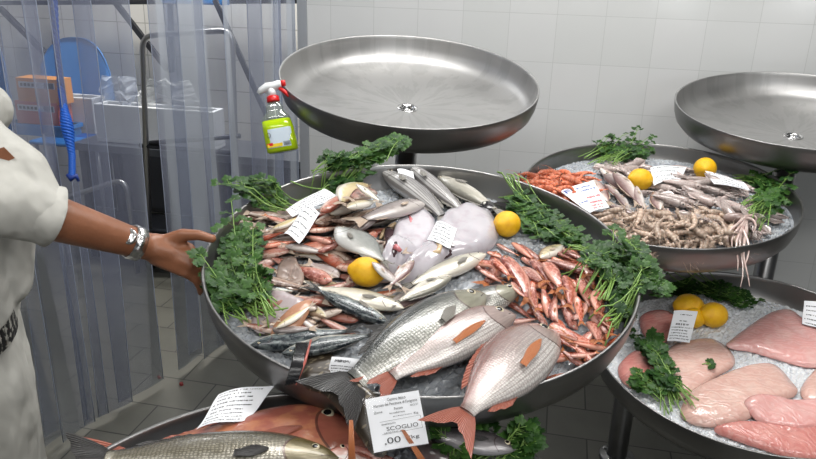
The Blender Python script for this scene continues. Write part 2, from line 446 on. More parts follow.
# ------------------------------------------------------------------ dishes
DISHES = {}
class Dish:
    def __init__(s, key, c, tiltx, tilty, r, base=None, mound=0.0, label='', N=190):
        s.c = Vector(c); a, b = radians(tiltx), radians(tilty)
        n = Vector((sin(b), -sin(a), cos(a) * cos(b))).normalized()
        u = Vector((0, 1, 0)).cross(n).normalized(); v = n.cross(u)
        s.n, s.u, s.v, s.r = n, u, v, r
        s.M = Matrix((u, v, n)).transposed().to_4x4(); s.M.translation = s.c
        s.Mi = s.M.inverted()
        s.base = base; s.N = N; s.ext = r * 1.25
        g = np.linspace(-s.ext, s.ext, N); s.X, s.Y = np.meshgrid(g, g, indexing='ij')
        rho = np.sqrt(s.X ** 2 + s.Y ** 2) / r
        if base is not None:
            s.H = base + mound * np.clip(1 - rho ** 2, 0, 1)
            s.H0 = s.H.copy()
            s.H[rho > .985] = 0.0
            s.H[rho > 1.03] = -.04
        s.root = s.build(label)
        DISHES[key] = s
    def build(s, label):
        r = s.r
        k = r / .412
        prof_ = [(.026, -.112), (.06, -.1105), (.15, -.106), (.25, -.100), (r - .085, -.095), (r - .058, -.091), (r - .036, -.080), (r - .019, -.060), (r - .010, -.036), (r - .007, -.012), (r - .006, -.001), (r - .004, .0012),
                 (r - .001, .001), (r, -.001), (r - .001, -.018), (r - .004, -.042), (r - .012, -.066), (r - .030, -.087), (r - .054, -.098), (r - .085, -.102), (.25, -.107), (.15, -.113), (.06, -.1175), (.026, -.119), (.026, -.112)]
        m = MB().lathe(prof_, 128)
        o = m.build('steel_dish', STEEL if s.base is None else STEEL_IN, None, True, s.M); tag(o, label, 'dish')
        o.data.materials.append(STEEL_OUT_SHADED)
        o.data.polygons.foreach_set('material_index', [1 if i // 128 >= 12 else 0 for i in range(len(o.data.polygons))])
        d = MB().lathe([(.034, -.1115), (.034, -.1095), (.027, -.1095), (.023, -.115), (.022, -.134), (.0, -.134)], 32)
        q = d.build('drain', CHROME, o)
        g = MB()
        for i in range(-1, 2): g.box((-.0215, i * .01 - .0015, -.1255), (.0215, i * .01 + .0015, -.1225))
        g.build('drain_grate', POLE, o)
        return o
    def stand(s, label):
        """vertical pole with a flange on the floor, dish socket on top"""
        p = s.M @ Vector((0, 0, -.122))
        root = empty('dish_stand', (p.x, p.y, 0)); tag(root, label, 'stand')
        m = MB().lathe([(.036, .012), (.036, p.z - .02), (.0, p.z - .02)], 32); m.build('pole', POLE, root)
        m = MB().lathe([(.0, .012), (.058, .012), (.062, .008), (.062, 0), (0, 0)], 32); m.build('base_flange', POLE, root)
        for k in range(4):
            a = pi / 4 + k * pi / 2
            b = MB().lathe([(.0, .016), (.006, .016), (.007, .012), (.007, .0122)], 8); bb = b.build('bolt', CHROME, root); bb.location = (.049 * cos(a), .049 * sin(a), 0)
        m = MB().lathe([(.037, p.z - .09), (.05, p.z - .05), (.052, p.z - .022), (0, p.z - .022)], 32); m.build('socket', POLE, root)
    def h(s, x, y):
        i = int(round((x + s.ext) / (2 * s.ext) * (s.N - 1))); j = int(round((y + s.ext) / (2 * s.ext) * (s.N - 1)))
        i = min(max(i, 0), s.N - 1); j = min(max(j, 0), s.N - 1)
        return float(s.H[i, j])
    def hs(s, x, y, w=3):
        i = int(round((x + s.ext) / (2 * s.ext) * (s.N - 1))); j = int(round((y + s.ext) / (2 * s.ext) * (s.N - 1)))
        i = min(max(i, 0), s.N - 1); j = min(max(j, 0), s.N - 1)
        return float(s.H[max(0, i - w):i + w + 1, max(0, j - w):j + w + 1].mean())
    def pick(s, px, py, extra=0.0, outside=False):
        """pixel -> local point on the current heap surface"""
        h = -.02
        for _ in range(6):
            P = s.Mi @ on_plane(px, py, s.c + s.n * (h + extra), s.n)
            h2 = s.hs(P.x, P.y, 2)
            if outside and sqrt(P.x ** 2 + P.y ** 2) > s.r * .97: h2 = .0
            h = h * .4 + h2 * .6
        P = s.Mi @ on_plane(px, py, s.c + s.n * (h + extra), s.n)
        return P
    def rest(s, A, B, hw, ht, pct=80, maxs=.35, stamp=True, sink=.0):
        """lay a long item from A to B (2-D local), half width hw, half thickness ht -> (zA, zB)"""
        ax, ay = A[0], A[1]; dx, dy = B[0] - ax, B[1] - ay; L = sqrt(dx * dx + dy * dy) + 1e-9; dx /= L; dy /= L
        S_ = (s.X - ax) * dx + (s.Y - ay) * dy; T_ = -(s.X - ax) * dy + (s.Y - ay) * dx
        q = S_ / L
        w = hw * np.sqrt(np.clip(1 - (2 * np.clip(q, 0, 1) - .85) ** 2 * .8, .05, 1))
        m = (S_ > 0) & (S_ < L * .92) & (np.abs(T_) < w)
        if m.sum() < 4:
            z = s.h((A[0] + B[0]) / 2, (A[1] + B[1]) / 2) + ht
            return z, z
        pf = ht * np.sqrt(np.clip(1 - (T_[m] / w[m]) ** 2, 0, 1)) * np.clip(w[m] / hw, .4, 1)
        h = s.H[m] + pf; x = S_[m]
        if L > .05:
            b, a = np.polyfit(x, h, 1); b = max(-maxs, min(maxs, b)); a = h.mean() - b * x.mean()
        else: a, b = h.mean(), 0
        a += np.percentile(h - (a + b * x), pct) - sink
        if stamp: s.H[m] = np.maximum(s.H[m], a + b * x + pf)
        return a, a + b * L

def frame(A, B, nrm=Vector((0, 0, 1)), flip=False, roll=0.):
    x = (B - A); L = x.length; x.normalize()
    z = (nrm - x * nrm.dot(x)).normalized()
    if roll: z = Matrix.Rotation(roll, 3, x) @ z
    if flip: z = -z
    y = z.cross(x)
    R = Matrix((x, y, z)).transposed().to_4x4(); R.translation = A
    return R, L

SPEC = dict(  # shape, skin, fin, fork, eye
 bass=('bass', 'bass', 'dark', .5, .023, 'grey'), bream=('bream', 'bream', 'red', .75, .026, 'orange'), mackerel=('mackerel', 'mackerel', 'dark', .9, .016, 'grey'),
 tan=('mackerel', 'tan', 'grey', .7, .016, 'grey'), pomfret=('pomfret', 'pomfret', 'grey', .9, .018, 'grey'), mullet=('mullet', 'mullet', 'orange', .7, .02, 'orange'),
 pinkfish=('mullet', 'pinkfish', 'pale', .7, .02, 'pale'), brownfish=('mullet', 'brownfish', 'pale', .5, .02, 'pale'), paleyellow=('mackerel', 'paleyellow', 'pale', .6, .018, 'pale'),
 goby=('mullet', 'goby', 'pale', .4, .02, 'pale'), striped=('bass', 'striped', 'grey', .6, .018, 'grey'), hake=('mackerel', 'hake', 'pale', .5, .026, 'pale'),
 gurnard=('gurnard', 'gurnard', 'red', .4, .026, 'red'), olive=('bass', 'olive', 'dark', .5, .018, 'dark'), darkfish=('bass', 'darkfish', 'dark', .5, .03, 'dark'),
 scorpion=('gurnard', 'scorpion', 'red', .4, .03, 'red'))
KIND = dict(bass='sea_bass', bream='sea_bream', mackerel='horse_mackerel', tan='silver_fish', pomfret='butterfish', mullet='red_mullet', pinkfish='pink_fish', brownfish='brown_fish',
            paleyellow='yellow_fish', goby='grey_fish', striped='striped_fish', hake='hake', gurnard='gurnard', olive='sea_bass', darkfish='silver_fish', scorpion='rockfish')
def fish(dk, sp, head, tail, label, group=None, flip=False, wide=1.0, bend=0., detail=1, lift=0., roll=0., outside=False, pct=72, parts=True, maxs=.35):
    D = DISHES[dk]; sh, skin, fin, fork, eye, pect = SPEC[sp]
    A = D.pick(*head, extra=.01, outside=outside); B = D.pick(*tail, extra=.01, outside=outside)
    T, Bt, Z = SHAPE[sh]
    ha, hb = A.z, B.z
    for it in range(7):
        L = (Vector((B.x, B.y)) - Vector((A.x, A.y))).length
        hw = (max(T) - min(Bt)) / 2 * wide * L; ht = max(Z) * L
        za, zb = D.rest(A, B, hw, ht, pct, maxs, stamp=(it == 6))
        ha = ha * .4 + (za + lift) * .6; hb = hb * .4 + (zb + lift) * .6
        if outside and B.x ** 2 + B.y ** 2 > (D.r * .9) ** 2:      # keep the tail above the lip it hangs over
            for q in range(30, 101):
                t = q / 100; X_, Y_ = A.x + (B.x - A.x) * t, A.y + (B.y - A.y) * t
                if X_ * X_ + Y_ * Y_ > (D.r * .99) ** 2 or q == 100:
                    need = .004 + ht * max(.25, 1.15 - t)
                    if ha + (hb - ha) * t < need: hb = (need - ha * (1 - t)) / t
                    break
        A = D.Mi @ on_plane(*head, D.c + D.n * ha, D.n); B = D.Mi @ on_plane(*tail, D.c + D.n * hb, D.n)
    R, L = frame(A, B, flip=flip, roll=roll)
    ms = fish_meshes(sh, skin, fin, bend, fork, detail, eye, None, pect, wide)
    nm = KIND[sp]
    o = link(nm, ms[0][1], None, D.M @ R @ Matrix.Scale(L, 4))
    tag(o, label, 'fish', group)
    if parts:
        for pn, me in ms[1:]: link(pn, me, o)
    return o

# ---------------- slab: fillets, skinned rays, flat fish, from an outline
def slab(dk, name, pts, thick, mat, label, cat, group=None, outside=False, edge=.35, rings=7, lift=0., puff=None, wob=.0):
    D = DISHES[dk]
    P = [D.pick(x, y, outside=outside) for x, y in pts]
    n = len(P); out = []
    for i in range(n):
        p0, p1, p2, p3 = P[i - 1], P[i], P[(i + 1) % n], P[(i + 2) % n]
        for k in range(6):
            t = k / 6
            out.append(.5 * ((2 * p1) + (p2 - p0) * t + (2 * p0 - 5 * p1 + 4 * p2 - p3) * t * t + (3 * p1 - p0 - 3 * p2 + p3) * t ** 3))
    c = sum(out, Vector()) / len(out)
    m = len(out)
    org = Vector((c.x, c.y, D.hs(c.x, c.y, 4)))
    # principal axis for UV
    xy = np.array([[p.x - c.x, p.y - c.y] for p in out]); w, e = np.linalg.eigh(xy.T @ xy); ax = e[:, 1]; ay = np.array([-ax[1], ax[0]])
    V, F, UV = [], [], []
    def hh(x, y):
        r = sqrt(x * x + y * y)
        if outside and r > D.r * .97: return .004 - (r - D.r * .97) * .5
        return D.hs(x, y, 4)
    for lay in (0, 1):
        for j in range(rings + 1):
            q = 1 - j / rings
            for i in range(m):
                x = c.x + (out[i].x - c.x) * q; y = c.y + (out[i].y - c.y) * q
                z0 = hh(x, y)
                if lay == 0: z = z0 + thick * (edge + (1 - edge) * sqrt(max(0, 1 - q ** 4))) + lift + wob * sin(x * 90 + y * 60) * (1 - q * .5)
                else: z = z0 - .001 + lift
                if j == 0: z = z0 + thick * edge * (.75 if lay == 0 else .15) + lift
                V.append((x - org.x, y - org.y, z - org.z))
                d = np.array([x - c.x, y - c.y]); UV.append((float(d @ ax) / .2 + .5, float(d @ ay) / .2 + .5))
    off = (rings + 1) * m
    for lay in (0, 1):
        for j in range(rings):
            for i in range(m):
                i2 = (i + 1) % m; a = lay * off + j * m
                f = (a + i, a + i2, a + m + i2, a + m + i)
                F.append(f if lay == 0 else f[::-1])
    for i in range(m):
        i2 = (i + 1) % m; F.append((i, off + i, off + i2, i2))
    o = link(name, mk_mesh(name, V, F, mat, True, UV), None, D.M @ Matrix.Translation(org))
    tag(o, label, cat, group)
    # stamp
    from_poly = np.array([[p.x, p.y] for p in out])
    ins = np.zeros(D.X.shape, bool); x, y = D.X, D.Y
    for i in range(m):
        x1, y1 = from_poly[i]; x2, y2 = from_poly[(i + 1) % m]
        cnd = ((y1 > y) != (y2 > y)) & (x < (x2 - x1) * (y - y1) / (y2 - y1 + 1e-12) + x1); ins ^= cnd
    D.H[ins] += thick * .8 + lift
    return o

# ---------------- lemons
def lemon_mesh():
    V, F = [], []; nr, ns = 24, 28
    for i in range(nr + 1):
        t = i / nr * pi; x = -cos(t); r = sin(t) ** .92
        if abs(x) > .9: x *= 1 + (abs(x) - .9) * 1.6
        for k in range(ns):
            a = 2 * pi * k / ns; V.append((x * 1.14, r * cos(a), r * sin(a)))
    for i in range(nr):
        for k in range(ns):
            k2 = (k + 1) % ns; F.append((i * ns + k, i * ns + k2, (i + 1) * ns + k2, (i + 1) * ns + k))
    return mk_mesh('lemon', V, F, LEMON)
LM = lemon_mesh()
STALK = MB().lathe([(.0, .03), (.08, .02), (.1, -.02), (0, -.02)], 8).mesh('lemon_stalk', simple('stalk', srgb(120, 110, 40), .6))
def lemon(dk, px, py, rpx, ang, label):
    D = DISHES[dk]; P = D.pick(px, py, .02)
    dist = (D.M @ P - CAM).dot(FW); r = rpx / FPX * dist
    B2 = Vector((P.x + .01, P.y, 0))
    hmax = np.percentile(D.H[(D.X - P.x) ** 2 + (D.Y - P.y) ** 2 < (r * .5) ** 2], 70)
    P = D.Mi @ on_plane(px, py, D.c + D.n * (hmax + r * .85), D.n); P.z = hmax + r * .85
    D.H[(D.X - P.x) ** 2 + (D.Y - P.y) ** 2 < (r * .9) ** 2] = P.z
    M_ = D.M @ Matrix.Translation(P) @ Matrix.Rotation(ang, 4, 'Z') @ Matrix.Rotation(.3, 4, 'Y') @ Matrix.Scale(r * .97, 4)
    o = link('lemon', LM, None, M_); tag(o, label, 'lemon', None)
    s_ = link('stalk_end', STALK, o); s_.matrix_local = Matrix.Translation((1.31, 0, 0)) @ Matrix.Rotation(pi / 2, 4, 'Y')
    return o

# ---------------- labels: cards from four picked corners
def font_mesh(text, size=1.0):
    c = bpy.data.curves.new('txt', 'FONT'); c.body = text; c.size = size; c.resolution_u = 3
    o = bpy.data.objects.new('txt', c); COL.objects.link(o)
    dg = bpy.context.evaluated_depsgraph_get(); dg.update()
    me = bpy.data.meshes.new_from_object(o.evaluated_get(dg))
    V = [tuple(v.co) for v in me.vertices]; F = [tuple(p.vertices) for p in me.polygons]
    bpy.data.objects.remove(o); bpy.data.curves.remove(c); bpy.data.meshes.remove(me)
    return V, F
def card(corn, label, items=(), dashes=(), mat=None, curl=.003, name='price_label', warp=None):
    """corn: TL TR BR BL world points; items: (text,x,y,w,h,mat) in 0..1, y down; dashes: rows (y,h,x0,x1,mat)"""
    TL, TR, BR, BL = corn
    nrm = (TR - TL).cross(BL - TL).normalized()
    if nrm.dot(CAM - TL) < 0: nrm = -nrm
    org = (TL + TR + BR + BL) / 4
    def at(s_, t_, off=0.):
        p = TL * (1 - s_) * (1 - t_) + TR * s_ * (1 - t_) + BR * s_ * t_ + BL * (1 - s_) * t_
        w = curl * (sin(s_ * pi * 1.3 + .4) + .6 * sin(t_ * pi * 1.6 + 1)) + (warp(s_, t_) if warp else 0)
        return p + nrm * (w + off) - org
    n = 10; V, F, UV = [], [], []
    for lay in (0, -.0006):
        for i in range(n + 1):
            for j in range(n + 1): V.append(at(i / n, j / n, lay)); UV.append((i / n, j / n))
    o_ = (n + 1) ** 2
    for i in range(n):
        for j in range(n):
            a = i * (n + 1) + j; f = (a, a + 1, a + n + 2, a + n + 1); F.append(f); F.append(tuple(x + o_ for x in f[::-1]))
    o = link(name, mk_mesh(name, V, F, mat or PAPER, True, UV)); o.location = org
    tag(o, label, 'label')
    groups = {}
    for (txt, x, y, w, h, mt) in items:
        Vt, Ft = font_mesh(txt)
        xs = [v[0] for v in Vt]; ys = [v[1] for v in Vt]
        x0, x1, y0, y1 = min(xs), max(xs), min(ys), max(ys)
        vs = [at(x + (v[0] - x0) / (x1 - x0) * w, y + h - (v[1] - y0) / (y1 - y0) * h, .0006) for v in Vt]
        groups.setdefault(mt.name, (mt, MB()))[1].add(vs, Ft)
    rr = random.Random(hash(label) % 1000 if False else len(label) * 13)
    for (y, h, x0, x1, mt) in dashes:
        x = x0
        mb = groups.setdefault(mt.name, (mt, MB()))[1]
        while x < x1:
            w = rr.uniform(.012, .045); x2 = min(x + w, x1)
            a = rr.uniform(.6, 1) * h
            mb.add([at(x, y, .0006), at(x2, y, .0006), at(x2, y + a, .0006), at(x, y + a, .0006)], [(0, 1, 2, 3)])
            x = x2 + rr.uniform(.006, .022) + (rr.random() < .2) * .03
    for nm, (mt, mb) in groups.items():
        q = mk_mesh('lettering', mb.v, mb.f, mt, False); link('lettering', q, o)
    return o
def dish_card(dk, cpx, label, lift=.012, stand=(0, 0, 0, 0), **k):
    D = DISHES[dk]
    P = [D.pick(x, y) for x, y in cpx]; z = max(D.hs(p.x, p.y) for p in P + [sum(P, Vector()) / 4])
    W = []
    for (x, y), dz in zip(cpx, stand):
        W.append(on_plane(x, y, D.c + D.n * (z + lift + dz), D.n))
    return card(W, label, **k)

# ---------------- parsley
def leaf_poly(mb, base, d, nrm, size, rnd, hue):
    side = nrm.cross(d).normalized()
    vs = [base + d * size * .30 + nrm * size * .04]; uv = [(hue * .5, 0)]
    n = 17
    for i in range(n):
        a = -2.0 + 4.0 * i / (n - 1)
        lobe = .62 + .38 * abs(cos(1.5 * a)) ** .8
        tooth = 1.0 if i % 2 == 0 else .74
        r = size * .72 * lobe * tooth * rnd.uniform(.92, 1.08) * (1 - .12 * abs(a))
        p = base + d * (size * .30 + r * cos(a)) + side * (r * sin(a)) + nrm * (-.22 * r * r / size + .10 * size * (.5 - abs(sin(1.5 * a)))) 
        vs.append(p); uv.append((min(1, hue + rnd.uniform(-.1, .25)), 0))
    vs.append(base); uv.append((hue, 0))
    fs = [(0, i, i + 1) for i in range(1, n)] + [(0, n, n + 1), (0, n + 1, 1)]
    mb.add(vs, fs, uv)
def parsley(dk, name_label, strands, n, seed, size=.017, spread=.03, high=.02, droop=False, base_spread=.015, leafy=.45, z0=0.0):
    """strands: list of (base px, mid px, tip px); n sprigs in all"""
    D = DISHES[dk]; rnd = random.Random(seed)
    L, T = MB(), MB()
    S3 = [[D.pick(*p, outside=droop) for p in st] for st in strands]
    org = sum((q[1] for q in S3), Vector()) / len(S3)
    def clampz(p, off):
        r = sqrt(p.x ** 2 + p.y ** 2)
        if r < D.r * .985: p.z = max(p.z, D.h(p.x, p.y) + off)
        elif r < D.r * 1.04: p.z = max(p.z, .004 + off)
        return p
    for i in range(n):
        st = S3[i % len(S3)]
        j = lambda s_: Vector((rnd.gauss(0, s_), rnd.gauss(0, s_), 0))
        a = st[0] + j(base_spread); b = st[1] + j(spread * .7); c = st[2] + j(spread)
        t0 = rnd.uniform(0, .25); t1 = rnd.uniform(.5, 1.0)
        zz = rnd.uniform(.002, high) + z0
        pts = []
        K = 9
        for k in range(K):
            t = t0 + (t1 - t0) * k / (K - 1)
            p = a * (1 - t) ** 2 + b * 2 * t * (1 - t) + c * t * t
            p.z = (D.h(p.x, p.y) if sqrt(p.x**2+p.y**2) < D.r * .985 else 0) + .004 + zz * sin(min(1, (k + 1) / K * 1.1) * pi * .5)
            if droop and sqrt(p.x**2+p.y**2) > D.r: p.z = .006 - (sqrt(p.x**2+p.y**2) - D.r) * .9
            pts.append(p)
        # smooth z
        for _ in range(3):
            for k in range(1, K - 1): pts[k].z = max(pts[k].z, (pts[k - 1].z + pts[k + 1].z) / 2)
        T.tube([p - org for p in pts], [.0016 - .0008 * k / K for k in range(K)], 5)
        end = pts[-1]; dirn = (pts[-1] - pts[-3]).normalized()
        start = int(K * (1 - leafy))
        hue0 = rnd.uniform(.0, .7)
        for k in range(start, K):
            for sd in ((-1, 1) if k < K - 1 else (-1, 0, 1)):
                if rnd.random() < .15: continue
                ang = sd * rnd.uniform(.5, 1.1)
                dd = Matrix.Rotation(ang, 3, 'Z') @ dirn; dd.z = rnd.uniform(-.15, .45); dd.normalize()
                bl = rnd.uniform(.008, .02) if k < K - 1 else rnd.uniform(.004, .014)
                q = pts[k] + dd * bl
                T.tube([pts[k] - org, q - org], .0006, 4)
                nr = Vector((rnd.uniform(-.5, .5), rnd.uniform(-.6, .3), 1)).normalized(); nr = (nr - dd * nr.dot(dd)).normalized()
                sz = size * rnd.uniform(.75, 1.3)
                for a3 in (-.95, 0, .95):
                    d3 = (Matrix.Rotation(a3, 3, nr) @ dd)
                    qq = clampz(q.copy(), .003)
                    leaf_poly(L, qq - org, d3, nr, sz * (.85 if a3 else 1.0), rnd, hue0 + rnd.uniform(-.1, .15))
    o = link('parsley_bunch', L.mesh('parsley_bunch', LEAF), None, D.M @ Matrix.Translation(org))
    tag(o, name_label, 'parsley')
    link('stems', T.mesh('stems', STEM), o)
    return o

# ---------------- crustaceans and squid
def m_shrimp(name, c1, c2, c3):
    t = NT(name); uv = t.n('UVMap').outputs[0]; sep = t.n('SeparateXYZ', Vector=uv)
    s_ = t.math('SINE', t.math('MULTIPLY', sep.outputs[0], 46.0), 0)
    f = t.math('MULTIPLY', t.math('ADD', s_, 1.0), .5)
    nz = t.noise(60, 3, t.coord()); rnd = t.n('ObjectInfo').outputs['Random']
    c = t.mix(f, c1, c2); c = t.mix(t.math('MULTIPLY', nz, .7), c, c3)
    hs = t.n('HueSaturation', Color=c); t.set(hs.inputs['Value'], t.math('ADD', .75, t.math('MULTIPLY', rnd, .45)))
    t.principled(Base_Color=hs.outputs[0], Roughness=.3, Normal=t.bump(f, .35, .003), Subsurface_Weight=.1, Subsurface_Radius=(.01, .005, .003))
    return t.m
SHR = m_shrimp('red_shrimp_shell', srgb(176, 72, 42), srgb(216, 118, 82), srgb(232, 150, 116))
PRW = m_shrimp('pale_prawn_shell', srgb(146, 116, 98), srgb(184, 160, 142), srgb(206, 190, 174))
def shrimp_meshes(mat, curl, seed, fat=1.15):
    rnd = random.Random(seed); m = MB()
    pts, rs = [], []; n = 22
    x = y = 0.; a = 0.
    for i in range(n):
        t = i / (n - 1)
        pts.append((x, y, 0)); r = .085 * fat * (sin(min(1, t * 3.2 + .1) * pi / 2)) * (1 - .68 * max(0, t - .25) / .75)
        if t > .32: r *= 1.08 if i % 2 else .93
        rs.append(r)
        st = 1 / n
        if t > .3: a -= curl / (n * .7)
        x += st * cos(a); y += st * sin(a)
    m.tube(pts, rs, 9)
    e = Vector(pts[-1]); d = (Vector(pts[-1]) - Vector(pts[-3])).normalized(); s_ = Vector((-d.y, d.x, 0))
    for w in (-.5, -.2, .2, .5):    # tail fan
        c_ = (d + s_ * w).normalized(); q = Vector((-c_.y, c_.x, 0))
        m.add([e, e + c_ * .09 + q * .03 + Vector((0, 0, .01)), e + c_ * .15, e + c_ * .09 - q * .03 - Vector((0, 0, .01))], [(0, 1, 2, 3)])
    m.tube([(0.02, .03, 0), (-.05, .05, 0), (-.13, .065, 0)], [.02, .012, .002], 5)  # rostrum
    body = m.mesh('shell', mat)
    l = MB()
    for i in range(5):
        for sg in (-1, 1):
            x0 = .12 + i * .05; l.tube([(x0, -.05, sg * .03), (x0 - .03, -.13, sg * .06), (x0 - .07, -.19 - .02 * i, sg * .05)], [.009, .007, .003], 4)
    for i in range(5):
        p = Vector(pts[9 + i * 2]); l.tube([p + Vector((0, -.03, 0)), p + Vector((-.03, -.10, .01))], [.01, .004], 4)
    legs = l.mesh('legs', mat)
    w = MB()
    for sg in (-1, 1):
        w.tube([(-.02, .02, sg * .02), (-.2, .08 * sg, sg * .05), (-.4, .05 + .12 * sg, sg * .06), (-.55, .2 * sg * rnd.random(), .03)], [.007, .005, .004, .002], 4)
    ant = w.mesh('antennae', mat)
    ee = MB()
    for sg in (-1, 1): ee.tube([(0.0, .03, sg * .04), (-.015, .035, sg * .065)], [.016, .014], 6)
    return [('body', body), ('legs', legs), ('antennae', ant), ('eye', ee.mesh('shrimp_eye', EYEB))]
SHM = [shrimp_meshes(SHR, c, i) for i, c in enumerate((1.0, 1.9, 2.6))]
PRM = [shrimp_meshes(PRW, c, i + 5, 1.35) for i, c in enumerate((.6, 1.2, 1.9))]
def lay(dk, meshes, name, px, py, ang, L, hwf, htf, label, cat, group, roll=0., lift=0, pct=60, anchor=.5, parts=True):
    """lay an item of length L around the pixel, along local angle ang"""
    D = DISHES[dk]; P = D.pick(px, py, .006)
    d = Vector((cos(ang), sin(ang), 0)); A = P - d * L * anchor; B = P + d * L * (1 - anchor)
    za, zb = D.rest(A, B, hwf * L, htf * L, pct)
    A.z = za + lift; B.z = zb + lift
    R, LL = frame(A, B, roll=roll)
    o = link(name, meshes[0][1], None, D.M @ R @ Matrix.Scale(L, 4)); tag(o, label, cat, group)
    if parts:
        for pn, me in meshes[1:]: link(pn, me, o)
    return o

def m_squid(name, c1, c2, c3, amt=.5):
    t = NT(name); rnd = t.n('ObjectInfo').outputs['Random']; co = t.coord()
    off = t.n('CombineXYZ', X=rnd, Y=rnd, Z=rnd).outputs[0]
    v = t.n('VectorMath', {'operation': 'ADD'}, i0=co, i1=off).outputs[0]
    nz = t.noise(4, 4, v); sp = t.noise(45, 3, v)
    c = t.mix(nz, c1, c2); c = t.mix(t.ramp(sp, [(.50, G(0)), (.66, G(amt))]), c, c3)
    hs = t.n('HueSaturation', Color=c); t.set(hs.inputs['Value'], t.math('ADD', .72, t.math('MULTIPLY', rnd, .5)))
    t.principled(Base_Color=hs.outputs[0], Roughness=.2, Subsurface_Weight=.15, Subsurface_Radius=(.01, .006, .006), Coat_Weight=.4, Coat_Roughness=.1, Normal=t.bump(nz, .3, .01))
    return t.m
SQ = m_squid('squid_skin', srgb(150, 134, 130), srgb(196, 184, 178), srgb(108, 80, 78))
OCT = m_squid('small_octopus_skin', srgb(168, 140, 134), srgb(208, 192, 184), srgb(120, 90, 84))
def squid_meshes(seed, bend=.2, mat=SQ):
    rnd = random.Random(seed); m = MB(); pts, rs = [], []; n = 16
    cyf = lambda x: bend * (x - .3) ** 2
    for i in range(n):
        t = i / (n - 1); x = t * .58
        pts.append((x, cyf(x), 0)); rs.append(.004 + .088 * sin(min(1, t * 1.5 + .02) * pi / 2) * (1 - .12 * t))
    m.tube(pts, rs, 12)
    hd = [(x, cyf(x), 0) for x in (.56, .6, .64, .68, .71)]
    m.tube(hd, [.05, .062, .062, .05, .03], 10)
    body = m.mesh('mantle', mat)
    f = MB()
    for sg in (-1, 1):
        vs = [(.02, cyf(.02), 0), (.10, cyf(.1) + sg * .09, .01), (.18, cyf(.18) + sg * .15, .015), (.27, cyf(.27) + sg * .12, .01), (.33, cyf(.33) + sg * .06, 0), (.18, cyf(.18) + sg * .05, .01)]
        f.add(vs, [(0, 1, 5), (1, 2, 5), (2, 3, 5), (3, 4, 5), (4, 0, 5)] )
    fin = f.mesh('fin', mat)
    tt = MB()
    for k in range(8):
        w = (k - 3.5) / 3.5; a = w * .5; l = rnd.uniform(.2, .34); ph = rnd.uniform(0, 6); pp = []
        for i in range(9):
            t = i / 8
            pp.append((.69 + l * t * cos(a), cyf(.69) + w * .03 + l * t * sin(a) + .03 * sin(ph + t * 5) * t, .02 * cos(k * 2.1) * (1 - t) + .015 * sin(ph + 4 * t)))
        tt.tube(pp, [.017 * (1 - .8 * i / 8) for i in range(9)], 6)
    ten = tt.mesh('tentacles', mat)
    e = MB()
    for sg in (-1, 1): e.tube([(.63, cyf(.63) + sg * .052, .015), (.63, cyf(.63) + sg * .068, .02)], [.018, .012], 8)
    return [('body', body), ('fin', fin), ('tentacles', ten), ('eye', e.mesh('squid_eye', EYEB))]
SQM = [squid_meshes(i, b) for i, b in enumerate((-.3, .05, .4))]

# ------------------------------------------------------------------ the room
WY = 0.19965; WORG = Vector((.60173, 3.15536, 1.48629))
wx = Vector((cos(WY), -sin(WY), 0)); wn = Vector((-sin(WY), -cos(WY), 0))   # along wall; normal to camera
WM = Matrix((wx, -wn, Vector((0, 0, 1)))).transposed().to_4x4(); WM.translation = WORG   # local: x along, y into wall, z up
def wall_pt(px, py, d=0.):
    P = on_plane(px, py, WORG + wn * d, wn); return WM.inverted() @ P
def m_tile():
    t = NT('white_wall_tiles'); co = t.coord()
    sep = t.n('SeparateXYZ', Vector=co); v = t.n('CombineXYZ', X=sep.outputs[0], Y=sep.outputs[2], Z=0.0).outputs[0]
    br = t.n('TexBrick', {'offset': 0.0, 'squash': 1.0}, Vector=v, Scale=1.0, Color1=srgb(204, 206, 205), Color2=srgb(210, 211, 211), Mortar=srgb(186, 188, 187))
    br.inputs['Mortar Size'].default_value = .0013; br.inputs['Brick Width'].default_value = .2; br.inputs['Row Height'].default_value = .2; br.inputs['Mortar Smooth'].default_value = .3
    nz = t.noise(2.2, 3, co); n2 = t.noise(9, 2, co)
    c = t.mix(t.math('MULTIPLY', nz, .25), br.outputs[0], srgb(176, 178, 178))
    h = t.math('ADD', t.math('MULTIPLY', br.outputs[1], -.6), t.math('MULTIPLY', n2, .35))
    t.principled(Base_Color=c, Roughness=.16, Specular_IOR_Level=.45, Normal=t.bump(h, .16, .01))
    return t.m
TILE = m_tile()
def plane_box(name, lo, hi, mat, mw=None, kind='structure'):
    o = MB().box(lo, hi).build(name, mat, None, False, mw)
    if kind: o['kind'] = kind
    return o
xl = wall_pt(309, 120).x                        # left end of the tiled wall
plane_box('wall_back', (xl, 0, -WORG.z), (3.4, .12, 1.6), TILE, WM)
def m_floor():
    t = NT('grey_floor_tiles'); co = t.coord(); mp = t.mapping(co, (1, 1, 1), (.07, .03, 0), (0, 0, WY * 1.0))
    br = t.n('TexBrick', {'offset': 0.5, 'squash': 1.0}, Vector=mp, Scale=1.0, Color1=srgb(92, 92, 84), Color2=srgb(104, 103, 94), Mortar=srgb(30, 30, 28))
    br.inputs['Mortar Size'].default_value = .003; br.inputs['Brick Width'].default_value = .30; br.inputs['Row Height'].default_value = .20
    nz = t.noise(7, 5, co)
    c = t.mix(t.math('MULTIPLY', nz, .6), br.outputs[0], srgb(62, 60, 54))
    t.principled(Base_Color=c, Roughness=.45, Normal=t.bump(br.outputs[1], -.2, .005))
    return t.m
FLOOR = m_floor()
plane_box('floor', (-4, -2.5, -.05), (5, 5.6, 0), FLOOR)
GREYWALL = simple('grey_paint', srgb(178, 180, 184), .6, 0, 3, .06)
CEIL = simple('ceiling_paint', srgb(205, 205, 202), .7, 0, 2, .04)
